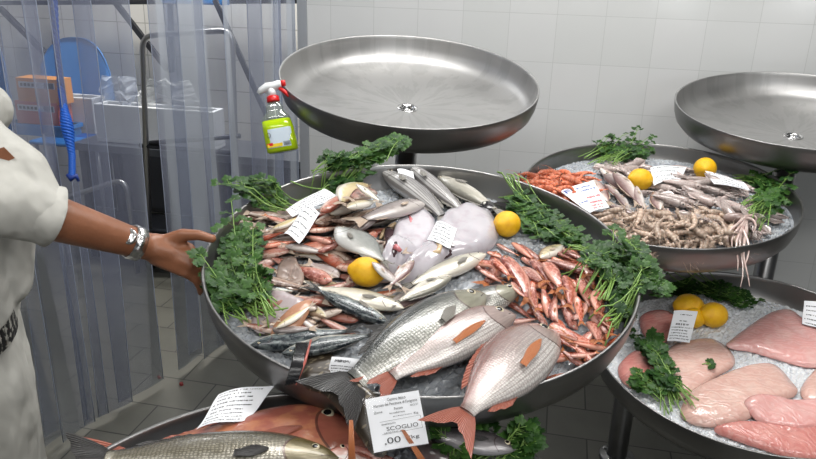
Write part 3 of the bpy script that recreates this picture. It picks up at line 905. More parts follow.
plane_box('ceiling', (-4, -2.5, 3.05), (5, 5.6, 3.1), CEIL)
# jamb of the doorway (metal frame seen behind the curtain) and the room beyond
plane_box('trim_1', (xl - .045, -.01, -WORG.z), (xl, .13, 1.6), simple('jamb_grey', srgb(170, 174, 180), .35, .3, 8, .08), WM)
FAR = NT('far_room_tiles'); _co = FAR.coord(); _s = FAR.n('SeparateXYZ', Vector=_co); _v = FAR.n('CombineXYZ', X=_s.outputs[0], Y=_s.outputs[2], Z=0.0).outputs[0]
_b = FAR.n('TexBrick', {'offset': 0.0}, Vector=_v, Scale=1.0, Color1=srgb(214, 212, 206), Color2=srgb(220, 218, 212), Mortar=srgb(170, 168, 160))
_b.inputs['Mortar Size'].default_value = .003; _b.inputs['Brick Width'].default_value = .2; _b.inputs['Row Height'].default_value = .2
FAR.principled(Base_Color=_b.outputs[0], Roughness=.3)
plane_box('wall_far', (-4.5, 1.1, -WORG.z), (xl + .6, 1.2, 1.6), FAR.m, WM)
plane_box('wall_left', (-4.6, -4.5, -WORG.z), (-4.5, 1.2, 1.6), GREYWALL, WM)

# ------------------------------------------------------------------ strip curtain
def m_pvc():
    t = NT('clear_pvc_strip'); co = t.coord()
    nz = t.noise(2.5, 4, t.mapping(co, (2, 2, .4))); n2 = t.noise(1.1, 3, co)
    sep = t.n('SeparateXYZ', Vector=co)
    haze = t.n('MapRange', Value=nz); haze.inputs[1].default_value = .3; haze.inputs[2].default_value = .75; haze.inputs[3].default_value = .34; haze.inputs[4].default_value = .60
    tr = t.n('BsdfTransparent', Color=(.90, .925, .97, 1)); df = t.n('BsdfPrincipled', Base_Color=srgb(126, 131, 150), Roughness=.25, Specular_IOR_Level=.5, Normal=t.bump(n2, .25, .05))
    mx = t.n('MixShader', Fac=haze.outputs[0]); t.t.links.new(tr.outputs[0], mx.inputs[1]); t.t.links.new(df.outputs[0], mx.inputs[2])
    gl = t.n('BsdfGlossy', Color=(.8, .85, .95, 1), Roughness=.12); fr = t.n('Fresnel', IOR=1.35)
    m2 = t.n('MixShader', Fac=t.math('MULTIPLY', fr.outputs[0], .7)); t.t.links.new(mx.outputs[0], m2.inputs[1]); t.t.links.new(gl.outputs[0], m2.inputs[2])
    t.t.links.new(m2.outputs[0], t.out.inputs[0]); return t.m
PVC = m_pvc()
PVCE = simple('pvc_edge', srgb(150, 158, 176), .3)
CO = WM @ Vector((xl - .05, -.03, 0)); CO.z = 0
cdir = Vector((-.46, -.85, 0)).normalized(); cnrm = Vector((cdir.y, -cdir.x, 0)) * -1
if cnrm.dot(CAM - CO) < 0: cnrm = -cnrm
CM = Matrix((cdir, -cnrm, Vector((0, 0, 1)))).transposed().to_4x4(); CM.translation = CO
if CM.to_3x3().determinant() < 0:
    CM = Matrix((cdir, cnrm, Vector((0, 0, 1)))).transposed().to_4x4(); CM.translation = CO
cur = empty('strip_curtain', CO); cur.matrix_world = CM; tag(cur, 'clear bluish plastic strip curtain hanging across the doorway at left', 'curtain')
CMi = CM.inverted()
edges = [296, 285, 262, 235, 212, 193, 164, 150, 105, 78, 60, 28, -10, -60, -110]
ex = [(CMi @ on_plane(e, 200, CO, cnrm)).x for e in edges]
HT = 2.92
for i in range(len(ex) - 1):
    x0, x1 = ex[i] - .010, ex[i + 1] + .022
    if i == 5: x1 = ex[i + 1] - .004
    if i == 6: x0 = ex[i]; continue
    if i == 7: x0 = ex[i] + .006
    V, F = [], []; nx, nz_ = 8, 28; yoff = (-.012 if i % 2 else .012)
    for a in range(nx + 1):
        for b in range(nz_ + 1):
            s_ = a / nx; z = -HT * b / nz_
            V.append((x0 + (x1 - x0) * s_ + .006 * sin(z * 2 + i) * (-z / 3), yoff + .010 * sin(s_ * pi + i) + .010 * sin(z * 1.7 + i * 2.1) * (-z / 3), HT + .03 + z))
    for a in range(nx):
        for b in range(nz_):
            q = a * (nz_ + 1) + b; F.append((q, q + 1, q + nz_ + 2, q + nz_ + 1))
    st = mesh_obj('strip', V, F, PVC, cur)
    for a in (0, nx):
        mb = MB(); mb.tube([V[a * (nz_ + 1) + b] for b in range(nz_ + 1)], .0014, 4); mb.build('strip_edge', PVCE, st)
rl_ = MB(); rl_.box((-.02, -.03, HT + .03), (ex[-1] + .1, .03, HT + .09)); rl_.build('rail', simple('rail_steel', G(.4), .3, .8), cur, False)

# ------------------------------------------------------------------ things beyond the curtain (local wall frame, y>0 = beyond)
def far(px, py, d):            # world point on a plane d beyond the curtain
    return on_plane(px, py, WORG - wn * d, wn)
TUBE = simple('tube_steel', G(.45), .28, .9)
DARKST = simple('dark_steel', srgb(64, 66, 72), .4, .6, 12, .15)
def bent(pts, r, seg=10, rad=.05, n=6):
    P = [Vector(p) for p in pts]; out = [P[0]]
    for i in range(1, len(P) - 1):
        a = (P[i - 1] - P[i]).normalized(); b = (P[i + 1] - P[i]).normalized()
        s0, s1 = P[i] + a * rad, P[i] + b * rad
        for k in range(n + 1):
            t = k / n; out.append(s0 * (1 - t) ** 2 + P[i] * 2 * t * (1 - t) + s1 * t * t)
    out.append(P[-1]); return out
# trolley
tr = empty('hand_trolley', far(190, 320, .18)); tr.location.z = 0; tag(tr, 'steel tube trolley with tall arched handle behind the strip curtain', 'trolley')
def w2(o, pts): return [Vector(p) - o.location for p in pts]
hp = [far(147, 220, .18), far(142, 36, .18), far(232, 30, .18), far(235, 200, .18)]
lo1 = Vector((hp[0].x, hp[0].y, .12)); lo2 = Vector((hp[3].x, hp[3].y, .12))
MB().tube(w2(tr, bent([lo1, hp[1], hp[2], lo2], .016, rad=.07)), .015, 10).build('handle', TUBE, tr)
MB().tube(w2(tr, [far(150, 143, .18), far(240, 136, .18)]), .013, 8).build('crossbar', DARKST, tr)
b_ = MB(); 
for q in (.12, .6): MB().tube(w2(tr, [lo1 + Vector((0, 0, q)), lo2 + Vector((0, 0, q))]), .013, 8).build('lower_bar', DARKST, tr)
b_ = MB(); c0 = w2(tr, [lo1, lo2]); 
b_.box((min(c0[0].x, c0[1].x), -.05, .10), (max(c0[0].x, c0[1].x), .06, .13)); b_.build('platform', DARKST, tr, False)
for p in (lo1, lo2):
    w_ = MB().lathe([(0, -.015), (.05, -.015), (.058, -.01), (.058, .01), (.05, .015), (0, .015)], 20).build('wheel', simple('rubber', G(.03), .6), tr); w_.matrix_local = Matrix.Translation(p - tr.location + Vector((0, 0, -.06))) @ Matrix.Rotation(pi / 2, 4, 'Y')
# second loop, lower
t2 = empty('low_trolley', far(100, 320, .12)); t2.location.z = 0; tag(t2, 'low steel tube loop handle behind the curtain, level with the forearm', 'trolley')
a_, b2 = far(62, 205, .12), far(129, 185, .12)
pts = [Vector((a_.x, a_.y, .0)), far(60, 200, .12), far(126, 178, .12), Vector((b2.x, b2.y, 0))]
MB().tube(w2(t2, bent(pts, .014, rad=.09)), .014, 10).build('handle', TUBE, t2)
# work table carrying the boxes
tb = empty('work_table', far(180, 300, .45)); tb.location.z = 0; tag(tb, 'long dark steel work table behind the strip curtain under the white boxes', 'table')
tz = far(140, 146, .3).z
tl_ = WM.inverted() @ far(60, 146, .3); tr_ = WM.inverted() @ far(300, 146, .3)
TBM = tb.location
def wbox(parent, lo, hi, mat, name):      # box in wall-aligned frame
    V = []
    m = MB(); m.box(lo, hi, WM); m.v = [tuple(Vector(v) - parent.location) for v in m.v]
    return m.build(name, mat, parent, False)
zz = tz - WORG.z
wbox(tb, (-2.6, .25, zz - .04), (xl + .25, .62, zz), simple('table_steel', srgb(120, 124, 132), .3, .7, 8, .1), 'table_top')
wbox(tb, (-2.6, .30, zz - .52), (xl + .25, .58, zz - .50), DARKST, 'lower_shelf')
for x in (-2.55, -1.7, xl + .2):
    for y in (.28, .58): wbox(tb, (x - .02, y - .02, -WORG.z), (x + .02, y + .02, zz - .04), DARKST, 'leg')
# dark cabinet mass under table
cb = empty('steel_cabinet', far(180, 320, .95)); cb.location.z = 0; tag(cb, 'dark steel cabinet standing far behind the plastic curtain', 'cabinet')
wbox(cb, (-3.0, .9, -WORG.z + .08), (xl + .4, 1.08, zz - .14), simple('cabinet_grey', srgb(38, 39, 44), .5, .2, 4, .2), 'carcass')
for k in range(5):
    x0 = -3.0 + k * .62; wbox(cb, (x0 + .01, .88, -WORG.z + .12), (x0 + .60, .9, zz - .18), simple('cabinet_door', srgb(48, 50, 56), .45, .2, 4, .2), 'door')
# polystyrene box
FOAM = simple('polystyrene', srgb(226, 228, 230), .6, 0, 120, .05, .2)
def foam(px0, px1, pyt, pyb, d, label, deep=.13):
    P = WM.inverted() @ far(px0, pyb, d); Q = WM.inverted() @ far(px1, pyb, d); Tt = WM.inverted() @ far(px0, pyt, d)
    r = empty('foam_box', WM @ Vector(((P.x + Q.x) / 2, P.y, zz))); tag(r, label, 'box')
    x0, x1, y0, y1, z0, z1 = P.x, Q.x, P.y, P.y + deep, zz + .001, max(zz + .06, Tt.z)
    t_ = .022
    m = MB()
    for lo, hi in (((x0, y0, z0), (x1, y1, z0 + t_)), ((x0, y0, z0 + t_), (x1, y0 + t_, z1)), ((x0, y1 - t_, z0 + t_), (x1, y1, z1)), ((x0, y0 + t_, z0 + t_), (x0 + t_, y1 - t_, z1)), ((x1 - t_, y0 + t_, z0 + t_), (x1, y1 - t_, z1))): m.box(lo, hi, WM)
    m.v = [tuple(Vector(v) - r.location) for v in m.v]
    bevel(m.build('tray', FOAM, r, False), .004)
    return r, (x0, x1, y0, y1, z0, z1)
fb, ext = foam(98, 215, 104, 146, .32, 'long white polystyrene fish box with crumpled film, behind the curtain')
fb2, ext2 = foam(53, 96, 96, 136, .48, 'smaller white polystyrene box left of the long one, behind the curtain')
FILM = NT('crumpled_film'); _t = FILM.n('BsdfTransparent'); _g = FILM.n('BsdfPrincipled', Base_Color=srgb(205, 212, 222), Roughness=.15, Normal=FILM.bump(FILM.noise(25, 4, FILM.coord()), .8, .02))
_m = FILM.n('MixShader', Fac=.62); FILM.t.links.new(_t.outputs[0], _m.inputs[1]); FILM.t.links.new(_g.outputs[0], _m.inputs[2]); FILM.t.links.new(_m.outputs[0], FILM.out.inputs[0])
def crumple(px, py, w, h, d, label, seed, mat, name='plastic_film'):
    r = random.Random(seed); c = far(px, py, d); n = 9; V, F = [], []
    for i in range(n + 1):
        for j in range(n + 1):
            s_, t_ = i / n - .5, j / n - .5
            V.append(wx * (s_ * w * (1 - .5 * t_)) + Vector((0, 0, 1)) * (t_ * h) + wn * (r.uniform(-.02, .02) + .04 * sin(s_ * 9)) + Vector((0, 0, r.uniform(-.012, .012))))
    for i in range(n):
        for j in range(n):
            a = i * (n + 1) + j; F.append((a, a + 1, a + n + 2, a + n + 1))
    o = mesh_obj(name, V, F, mat, None, False); o.location = c; tag(o, label, 'film' if name == 'plastic_film' else 'paper'); return o
crumple(120, 92, .20, .18, .44, 'crumpled clear plastic film rising from the white boxes behind curtain', 3, FILM.m)
crumple(168, 92, .30, .13, .45, 'crumpled white paper with grey print in the long foam box', 5, simple('printed_paper', srgb(205, 207, 208), .6, 0, 55, .35), 'crumpled_paper')
# cardboard boxes
def carton(px0, px1, pyt, pyb, d, col, label):
    P = WM.inverted() @ far(px0, pyb, d); Q = WM.inverted() @ far(px1, pyt, d)
    r = empty('carton', WM @ Vector(((P.x + Q.x) / 2, P.y, P.z))); tag(r, label, 'box')
    wbox(r, (P.x, P.y, P.z), (Q.x, P.y + .12, Q.z), col, 'case')
    w = Q.x - P.x; h = Q.z - P.z
    wbox(r, (P.x + w * .06, P.y - .002, P.z + h * .62), (P.x + w * .92, P.y, P.z + h * .86), PAPER, 'front_band')
    m = MB(); 
    for k in range(5): m.box((P.x + w * (.10 + .09 * k), P.y - .003, P.z + h * .68), (P.x + w * (.16 + .09 * k), P.y - .002, P.z + h * .8), WM)
    m.box((P.x + w * .68, P.y - .003, P.z + h * .63), (P.x + w * .9, P.y - .002, P.z + h * .85), WM)
    m.v = [tuple(Vector(v) - r.location) for v in m.v]; m.build('print', INK, r, False)
    return P, Q
carton(18, 57, 103.5, 124.5, .34, simple('red_card', srgb(206, 108, 88), .6, 0, 10, .1), 'red carton with white band, lower of the two behind the curtain')
carton(19, 57, 80, 102.6, .34, simple('orange_card', srgb(226, 150, 66), .6, 0, 10, .1), 'orange carton with white band stacked on the red one')
# blue chairs
BLUE = simple('blue_plastic', srgb(34, 136, 218), .3, 0, 6, .08)
def chair(pxc, pyt, pyb, wpx, d, label):
    c = far(pxc, pyb, d); t_ = far(pxc, pyt, d); w = wpx / FPX * (c - CAM).dot(FW) / 2; h = t_.z - c.z
    r = empty('plastic_chair', (c.x, c.y, 0)); tag(r, label, 'chair')
    V, F = [], []; n, mrow = 20, 10
    Rw = Matrix((wx, -wn, Vector((0, 0, 1)))).transposed()
    for lay in (0, 1):
        for j in range(mrow + 1):
            q = j / mrow
            for i in range(n + 1):
                s_ = 2 * i / n - 1
                top = h * (1 - .0) * (max(0, 1 - abs(s_) ** 2.6)) ** .5
                V.append(Rw @ Vector((s_ * w, lay * .012 - .05 * s_ * s_ + .03 * q, c.z + q * top)))
    o2 = (n + 1) * (mrow + 1)
    for lay in (0, 1):
        for j in range(mrow):
            for i in range(n):
                a = lay * o2 + j * (n + 1) + i; f = (a, a + 1, a + n + 2, a + n + 1); F.append(f if lay else f[::-1])
    for i in range(n): F.append((mrow * (n + 1) + i, mrow * (n + 1) + i + 1, o2 + mrow * (n + 1) + i + 1, o2 + mrow * (n + 1) + i))
    mesh_obj('backrest', V, F, BLUE, r)
    sz = c.z - .28
    s2 = MB(); s2.v, s2.f = [], []
    m = MB(); m.box((-w * .95, -.2, sz), (w * .95, .0, sz + .025)); m.v = [tuple(Rw @ Vector(v)) for v in m.v]; bevel(m.build('seat', BLUE, r, False), .01)
    m = MB(); m.box((-w * .8, -.01, sz), (w * .8, .01, c.z + .02)); m.v = [tuple(Rw @ Vector(v)) for v in m.v]; m.build('back_stem', BLUE, r, False)
    for x in (-.8, .8):
        for y in (-.18, -.03):
            m = MB(); m.tube([Rw @ Vector((x * w, y, 0)), Rw @ Vector((x * w, y, sz))], .013, 8); m.build('leg', TUBE, r)
chair(79, 38, 98, 84, .86, 'blue plastic chair with rounded back behind the white boxes')
chair(-6, 36, 104, 46, .86, 'blue plastic chair at the left edge, behind the red and orange cartons')
# blue crate under boxes
bc = empty('blue_crate', far(35, 150, .55)); bc.location.z = 0; tag(bc, 'low blue plastic crate behind the curtain under the cartons', 'crate')
P = WM.inverted() @ far(12, 157, .33); Q = WM.inverted() @ far(66, 127, .33)
wbox(bc, (P.x, P.y, zz + .001), (Q.x, P.y + .13, Q.z), BLUE, 'body'); wbox(bc, (P.x - .01, P.y - .01, Q.z - .02), (Q.x + .01, P.y + .14, Q.z), BLUE, 'rim')
# rack uprights and diagonal braces on the far wall
rk = empty('wall_rack', far(150, 100, 1.0)); tag(rk, 'dark steel bracket rack with diagonal braces on the far wall', 'rack')
def bar(p0, p1, r, parent, name='brace', mat=DARKST): return MB().tube([p0 - parent.location, p1 - parent.location], r, 4).build(name, mat, parent, False)
bar(far(0, 8, 1.0), far(48, 56, 1.0), .022, rk); bar(far(112, -2, 1.0), far(168, 70, 1.0), .022, rk); bar(far(170, 0, 1.02), far(172, 72, 1.02), .02, rk, 'upright'); bar(far(53, 0, 1.02), far(56, 60, 1.02), .02, rk, 'upright')
bar(far(-20, 3, .98), far(300, 1, .98), .02, rk, 'rail')
ub = MB().box((0, 0, 0), (.42, .25, .14), None); 
uc = MB(); P = WM.inverted() @ far(160, 3, .9); uc.box((P.x, P.y, P.z), (P.x + .42, P.y + .08, P.z + .2), WM); 
o = uc.build('blue_crate', BLUE, None, False); bevel(o, .01); tag(o, 'blue plastic tray on the high rail at the top left, behind curtain', 'tray')
bar(far(215, 0, .5), far(300, 190, .5), .018, rk, 'brace')
# red hook of the trolley footing
cp = lambda x, y: on_plane(x, y, CO + cnrm * .05, cnrm)
o = MB().tube(bent([cp(181, 383), cp(184, 392), cp(175, 399), cp(167, 401)], .005, rad=.012), .008, 8).build('red_hose', simple('red_rubber', srgb(120, 24, 28), .4)); tag(o, 'short curved red hose end low in the dark gap of the curtain', 'hose')

# ------------------------------------------------------------------ blue rope
def rope():
    m = MB(); 
    top = at_depth(53, -25, 2.3); path = [(46, -190), (53, -25), (56, 40), (61, 90), (66, 120), (72, 155), (72, 176)]
    P = [at_depth(x, y, 2.3) for x, y in path]
    for s_ in range(3):
        pts = []; K = 260
        for i in range(K):
            t = i / (K - 1) * (len(P) - 1); k = min(int(t), len(P) - 2); q = t - k
            p = P[k] * (1 - q) + P[k + 1] * q
            loose = 1 + 1.6 * math.exp(-((t - 4.2) / .45) ** 2)
            a = i * .55 + s_ * 2 * pi / 3
            pts.append(p + RT * cos(a) * .006 * loose + FW * sin(a) * .006 * loose - top)
        m.tube(pts, .0055, 6)
    o = m.build('blue_rope', simple('rope_blue', srgb(26, 92, 190), .5, 0, 300, .4)); o.location = top
    tag(o, 'braided blue nylon rope hanging in front of the plastic curtain', 'rope')
    k = MB(); 
    c = at_depth(72, 177, 2.3) - top
    k.tube([c + Vector((-.012, 0, .008)), c + Vector((.0, -.006, -.004)), c + Vector((.014, 0, .004)), c + Vector((.02, 0, -.014))], [.008, .011, .009, .004], 8); k.build('end_knot', simple('rope_dark', srgb(16, 50, 130), .5), o)
rope()

# ------------------------------------------------------------------ dishes
Dish('top', (-.009, 2.309, 1.323), 12.6, 2.6, .412, label='empty tilted round steel dish with drain hole, behind the big fish dish')
Dish('topr', (1.349, 2.501, 1.235), 9.1, -3.7, .412, label='empty round steel dish cut by the right edge of the photo')
Dish('central', (.027, 1.291, 1.119), 9.5, .5, .412, base=-.052, mound=.034, label='largest round steel dish in the middle, heaped with mixed fish')
Dish('mid', (.776, 2.163, 1.02), 7.1, -2.3, .412, base=-.045, mound=.03, label='round steel dish of shrimps, squid and prawns near the wall')
Dish('low', (.931, 1.721, .703), 7.2, -3.1, .412, base=-.062, mound=.024, label='round steel dish of ice and pink fillets at lower right')
Dish('bottom', (-.095, .575, .915), 8.2, 2.0, .44, base=-.05, mound=.03, label='nearest round steel dish at the bottom edge with the big red gurnard')
for k, lb in (('top', 'steel pole stand under the empty dish in the middle'), ('topr', 'dark steel pole stand under the right empty dish'), ('central', 'steel pole stand under the central fish dish'),
              ('mid', 'steel pole stand with floor flange between the front dishes, under shrimp dish'), ('low', 'steel pole stand under the fillet dish'), ('bottom', 'steel pole stand under the nearest dish')):
    DISHES[k].stand(lb)
def ice(dk, label):
    D = DISHES[dk]; V = []; F = []; n = 120; rr = random.Random(5); R_ = D.r - .016
    for i in range(n + 1):
        for k in range(n + 1):
            a, b = 2 * i / n - 1, 2 * k / n - 1
            x, y = a * sqrt(1 - b * b / 2) * R_, b * sqrt(1 - a * a / 2) * R_; q = sqrt(x * x + y * y) / R_
            z = D.base - .003 + (D.H0.max() - D.base) * (1 - q * q)
            if q < .97: z += rr.uniform(-.0035, .0035); x += rr.uniform(-.002, .002); y += rr.uniform(-.002, .002)
            else: z -= .005
            V.append((x, y, z))
    for i in range(n):
        for k in range(n): a = i * (n + 1) + k; F.append((a, a + n + 1, a + n + 2, a + 1))
    o = link('crushed_ice', mk_mesh('crushed_ice', V, F, ICE_W if dk == 'low' else ICE, False), None, D.M); tag(o, label, 'ice', None, 'stuff')
ice('central', 'bed of crushed ice under the fish in the middle dish'); ice('mid', 'bed of crushed ice under the shrimps and squid')
ice('low', 'white crushed ice around the pink fillets'); ice('bottom', 'bed of crushed ice in the nearest dish')


# ================================================================== CENTRAL DISH
C_ = 'central'
# brown flat fish hanging over the front rim
FLATM = fish_mat('dark_brown_skin', srgb(52, 44, 34), srgb(60, 50, 38), srgb(58, 48, 36), spots=(34, srgb(120, 108, 84), .8), rough=.4)
slab(C_, 'brown_flatfish', [(296, 352), (322, 350), (345, 366), (362, 384), (384, 414), (388, 432), (374, 434), (352, 414), (326, 392), (300, 378)], .012, FLATM,
     'dark brown mottled flatfish lying over the front rim under the bass tail', 'fish', outside=True)
# --- small fish heap at left (individual positions read off the photo, then filler between)
rnd = random.Random(11)
kinds = ['pinkfish', 'brownfish', 'goby', 'pinkfish', 'brownfish', 'paleyellow', 'pinkfish']
GL = 'small mixed fish heaped in the left half of the central dish'
LBL = {'pinkfish': 'small pinkish fish in the heap at the left of the central dish', 'brownfish': 'small brownish fish in the heap at the left of the central dish',
       'goby': 'small greyish fish in the heap at the left of the central dish', 'paleyellow': 'small pale yellowish fish in the heap at the left of the central dish', 'mullet': 'small orange-red fish in the heap at the left of the central dish'}
def small(h, t, k, **kw): fish(C_, k, h, t, LBL[k], GL + ' (' + k_name[k] + ')', detail=0, wide=rnd.uniform(1.2, 1.55) if k != 'paleyellow' else 1.5, **kw)
k_name = {'pinkfish': 'pinkish', 'brownfish': 'brownish', 'goby': 'greyish', 'paleyellow': 'pale yellowish', 'mullet': 'orange-red'}
for i in range(78):      # under layer
    t = rnd.random(); cx = 256 + 140 * rnd.random(); cyp = 204 + (126 * rnd.random())
    if cx > 340 and cyp > 300: cyp -= 60
    a = rnd.gauss(0, .5) + (0.15 if cyp > 250 else -.25); L = rnd.uniform(44, 62) / 2
    if rnd.random() < .5: a += pi
    small((cx + L * cos(a), cyp + L * sin(a) * .6), (cx - L * cos(a), cyp - L * sin(a) * .6), rnd.choice(kinds), flip=rnd.random() < .5, bend=rnd.uniform(-.08, .08), roll=rnd.uniform(-.4, .4))
EX = [((309, 229), (258, 232), 'brownfish'), ((272, 229), (305, 214), 'paleyellow'), ((252, 243), (290, 230), 'pinkfish'), ((262, 247), (302, 240), 'mullet'), ((332, 243), (300, 235), 'mullet'),
      ((308, 231), (342, 226), 'pinkfish'), ((316, 224), (350, 208), 'brownfish'), ((330, 214), (365, 186), 'paleyellow'), ((322, 212), (352, 190), 'pinkfish'), ((368, 186), (338, 206), 'paleyellow'),
      ((375, 192), (348, 200), 'pinkfish'), ((360, 222), (325, 220), 'brownfish'), ((268, 262), (306, 256), 'goby'), ((256, 256), (296, 250), 'pinkfish'), ((300, 268), (268, 256), 'mullet'),
      ((330, 282), (290, 266), 'mullet'), ((340, 276), (306, 262), 'goby'), ((345, 268), (310, 250), 'pinkfish'), ((352, 262), (322, 246), 'brownfish'), ((286, 246), (330, 254), 'goby'),
      ((318, 252), (352, 240), 'mullet'), ((256, 292), (298, 284), 'goby'), ((258, 312), (300, 296), 'pinkfish'), ((276, 328), (316, 302), 'paleyellow'), ((292, 322), (272, 344), 'brownfish'),
      ((300, 318), (330, 338), 'goby'), ((250, 300), (282, 282), 'brownfish'), ((262, 322), (296, 312), 'brownfish'), ((352, 232), (384, 212), 'goby'), ((347, 208), (380, 200), 'paleyellow'),
      ((290, 224), (262, 214), 'mullet'), ((250, 262), (280, 272), 'pinkfish'), ((296, 290), (334, 276), 'brownfish'), ((316, 292), (352, 280), 'pinkfish'), ((266, 236), (246, 258), 'pinkfish')]
for i, (h, t, k) in enumerate(EX):
    small(h, t, k, pct=50, flip=i % 2 == 0, bend=rnd.uniform(-.1, .1), roll=rnd.uniform(-.35, .35))
# flat translucent fillet-like soles
SOLE = m_squid('pale_sole_skin', srgb(150, 128, 116), srgb(186, 166, 154), srgb(120, 96, 84))
PALEF = m_squid('pale_lilac_flesh', srgb(168, 154, 156), srgb(206, 194, 194), srgb(150, 120, 124))
slab(C_, 'small_sole', [(282, 262), (296, 260), (304, 276), (298, 290), (284, 292), (276, 278)], .006, SOLE, 'small beige flat sole at the left among the pink fish', 'fish')
slab(C_, 'small_sole', [(256, 300), (282, 292), (304, 300), (288, 318), (266, 334), (252, 326)], .007, PALEF, 'pale lilac flat fish slice above the two mackerel', 'fish')
slab(C_, 'small_sole', [(270, 336), (290, 310), (312, 302), (306, 318), (290, 340)], .006, simple('brown_flesh', srgb(176, 128, 100), .25, 0, 20, .2, .2), 'tan flat fish slice next to the mackerel heads', 'fish')
# --- red mullet heap at right
MG = 'red mullets heaped at the right of the central dish'; ML = 'small orange-red mullet in the heap at the right of the central dish'
for i in range(46):
    cx = 486 + 118 * rnd.random(); cyp = 252 + 110 * rnd.random()
    if cyp > 372 - (cx - 540) * .35 and cx > 540: continue
    if cx < 552 and cyp > 318: continue
    if cx < 525 and cyp > 300: cyp = 270
    if cx > 600 and cyp > 330: continue
    a = rnd.gauss(1.0, .6); L = rnd.uniform(38, 50) / 2
    fish(C_, 'mullet', (cx - L * cos(a), cyp - L * sin(a) * .8), (cx + L * cos(a), cyp + L * sin(a) * .8), ML, MG, detail=0, flip=rnd.random() < .5, bend=rnd.choice((-.1, -.04, .04, .1)), roll=rnd.uniform(-.5, .5), wide=1.3)
RM = [((504, 256), (532, 306)), ((547, 326), (526, 300)), ((513, 243), (537, 262)), ((532, 260), (558, 296)), ((497, 244), (520, 256)), ((487, 252), (508, 259)), ((493, 259), (512, 279)), ((474, 264), (500, 268)),
      ((584, 271), (540, 258)), ((556, 252), (574, 260)), ((545, 262), (563, 292)), ((531, 286), (538, 312)), ((550, 318), (542, 284)), ((556, 322), (556, 292)), ((576, 330), (560, 294)), ((566, 276), (570, 310)),
      ((579, 278), (593, 312)), ((589, 262), (596, 290)), ((587, 272), (608, 277)), ((593, 293), (602, 318)), ((573, 320), (586, 300)), ((503, 300), (534, 321)), ((508, 323), (540, 318)), ((550, 324), (598, 344)),
      ((608, 349), (566, 340)), ((584, 366), (560, 348)), ((593, 362), (572, 344)), ((545, 380), (574, 372)), ((609, 350), (622, 334)), ((598, 318), (614, 330)), ((520, 268), (545, 284)), ((512, 282), (528, 300)),
      ((604, 290), (598, 316)), ((557, 338), (580, 352)), ((588, 322), (600, 344)), ((480, 270), (506, 284)), ((562, 250), (590, 262)), ((576, 296), (582, 326)), ((570, 356), (600, 352)), ((578, 340), (548, 328))]
for i, (h, t) in enumerate(RM):
    fish(C_, 'mullet', h, t, ML, MG, detail=1 if i % 2 else 0, flip=i % 3 == 0, bend=rnd.uniform(-.12, .12), roll=rnd.uniform(-.4, .4), wide=rnd.choice((1.2, 1.35, 1.5)))
fish(C_, 'paleyellow', (540, 258), (567, 242), 'pale yellow-white small fish on top of the red mullet heap by the parsley', wide=1.3)
# --- fish on the right behind parsley / pale rays in the middle
fish(C_, 'striped', (382, 172), (454, 226), 'large silver fish with fine dark lines lying at the back, beside parsley', wide=.72, bend=-.05)
fish(C_, 'striped', (408, 166), (476, 222), 'darker striped silver fish tucked behind the other striped one at the back', wide=.6)
fish(C_, 'tan', (437, 177), (508, 216), 'smooth silver fish with a small head against the back rim', flip=True, wide=1.1, lift=.008)
slab(C_, 'dark_fin_piece', [(478, 208), (496, 203), (524, 205), (535, 213), (512, 216), (488, 214)], .008, simple('black_wet_skin', srgb(36, 34, 36), .2, 0, 30, .3), 'black wet fin showing under the lemon at the back of the central dish', 'fish')
RAY = m_squid('white_ray_flesh', srgb(180, 174, 180), srgb(206, 202, 208), srgb(170, 152, 162), .35)
slab(C_, 'gutted_ray', [(392, 238), (400, 222), (418, 212), (434, 220), (436, 238), (426, 258), (410, 272), (392, 282), (378, 276), (384, 256)], .030, RAY, 'white gutted ray left of the other one, with a dark open belly', 'fish', edge=.2, wob=.0015)
slab(C_, 'gutted_ray', [(436, 228), (456, 212), (478, 210), (494, 220), (499, 236), (490, 252), (468, 262), (446, 268), (424, 284), (398, 286), (408, 268), (424, 250)], .036, RAY, 'large rounded white gutted ray near the lemon with label on it', 'fish', edge=.2, wob=.0015)
DARKG = simple('dark_belly_cavity', srgb(72, 56, 60), .15, 0, 40, .3)
def patch(pts, thick, mat, name, label, lift=.0): return slab(C_, name, pts, thick, mat, label, 'fish gut', lift=lift)
patch([(384, 238), (395, 228), (400, 238), (396, 252), (386, 250)], .006, DARKG, 'belly_cavity', 'dark grey open belly of the left gutted ray')
patch([(440, 240), (456, 234), (462, 244), (452, 254), (438, 256)], .006, DARKG, 'belly_cavity', 'dark open belly under the label of the rounded ray')
def roe(pxs, r, mat, label, name='roe'):
    D = DISHES[C_]; P = [D.pick(x, y) for x, y in pxs]
    for p in P: p.z += r * .7
    org = P[0].copy(); m = MB().tube([p - org for p in P], [r * .6] + [r] * (len(P) - 2) + [r * .6], 10)
    o = m.build(name, mat); o.matrix_world = D.M @ Matrix.Translation(org); tag(o, label, 'fish gut'); return o
TANR = simple('tan_roe', srgb(202, 176, 140), .25, 0, 60, .15, .3)
roe([(428, 250), (434, 245), (440, 248), (438, 254), (431, 255)], .0055, TANR, 'curled tan piece of roe by the rounded ray')
roe([(380, 240), (384, 233), (391, 228), (396, 224)], .005, TANR, 'pale tan strip of roe at the opening of the left ray')
PINKG = simple('pink_gut', srgb(196, 118, 122), .2, 0, 60, .2, .3)
roe([(392, 254), (396, 249), (401, 253)], .006, PINKG, 'small pink gut lump below the left ray opening'); roe([(408, 216), (411, 221), (410, 226)], .004, PINKG, 'tiny pink slit on top of the left ray'); roe([(470, 232), (473, 235), (473, 238)], .0035, PINKG, 'tiny pink slit on the rounded ray')
fish(C_, 'goby', (422, 203), (352, 222), 'thick lilac-grey fish lying behind the gutted rays', wide=1.35, flip=True)
fish(C_, 'tan', (356, 184), (384, 204), 'small silver fish at the back next to the striped one', wide=1.5)
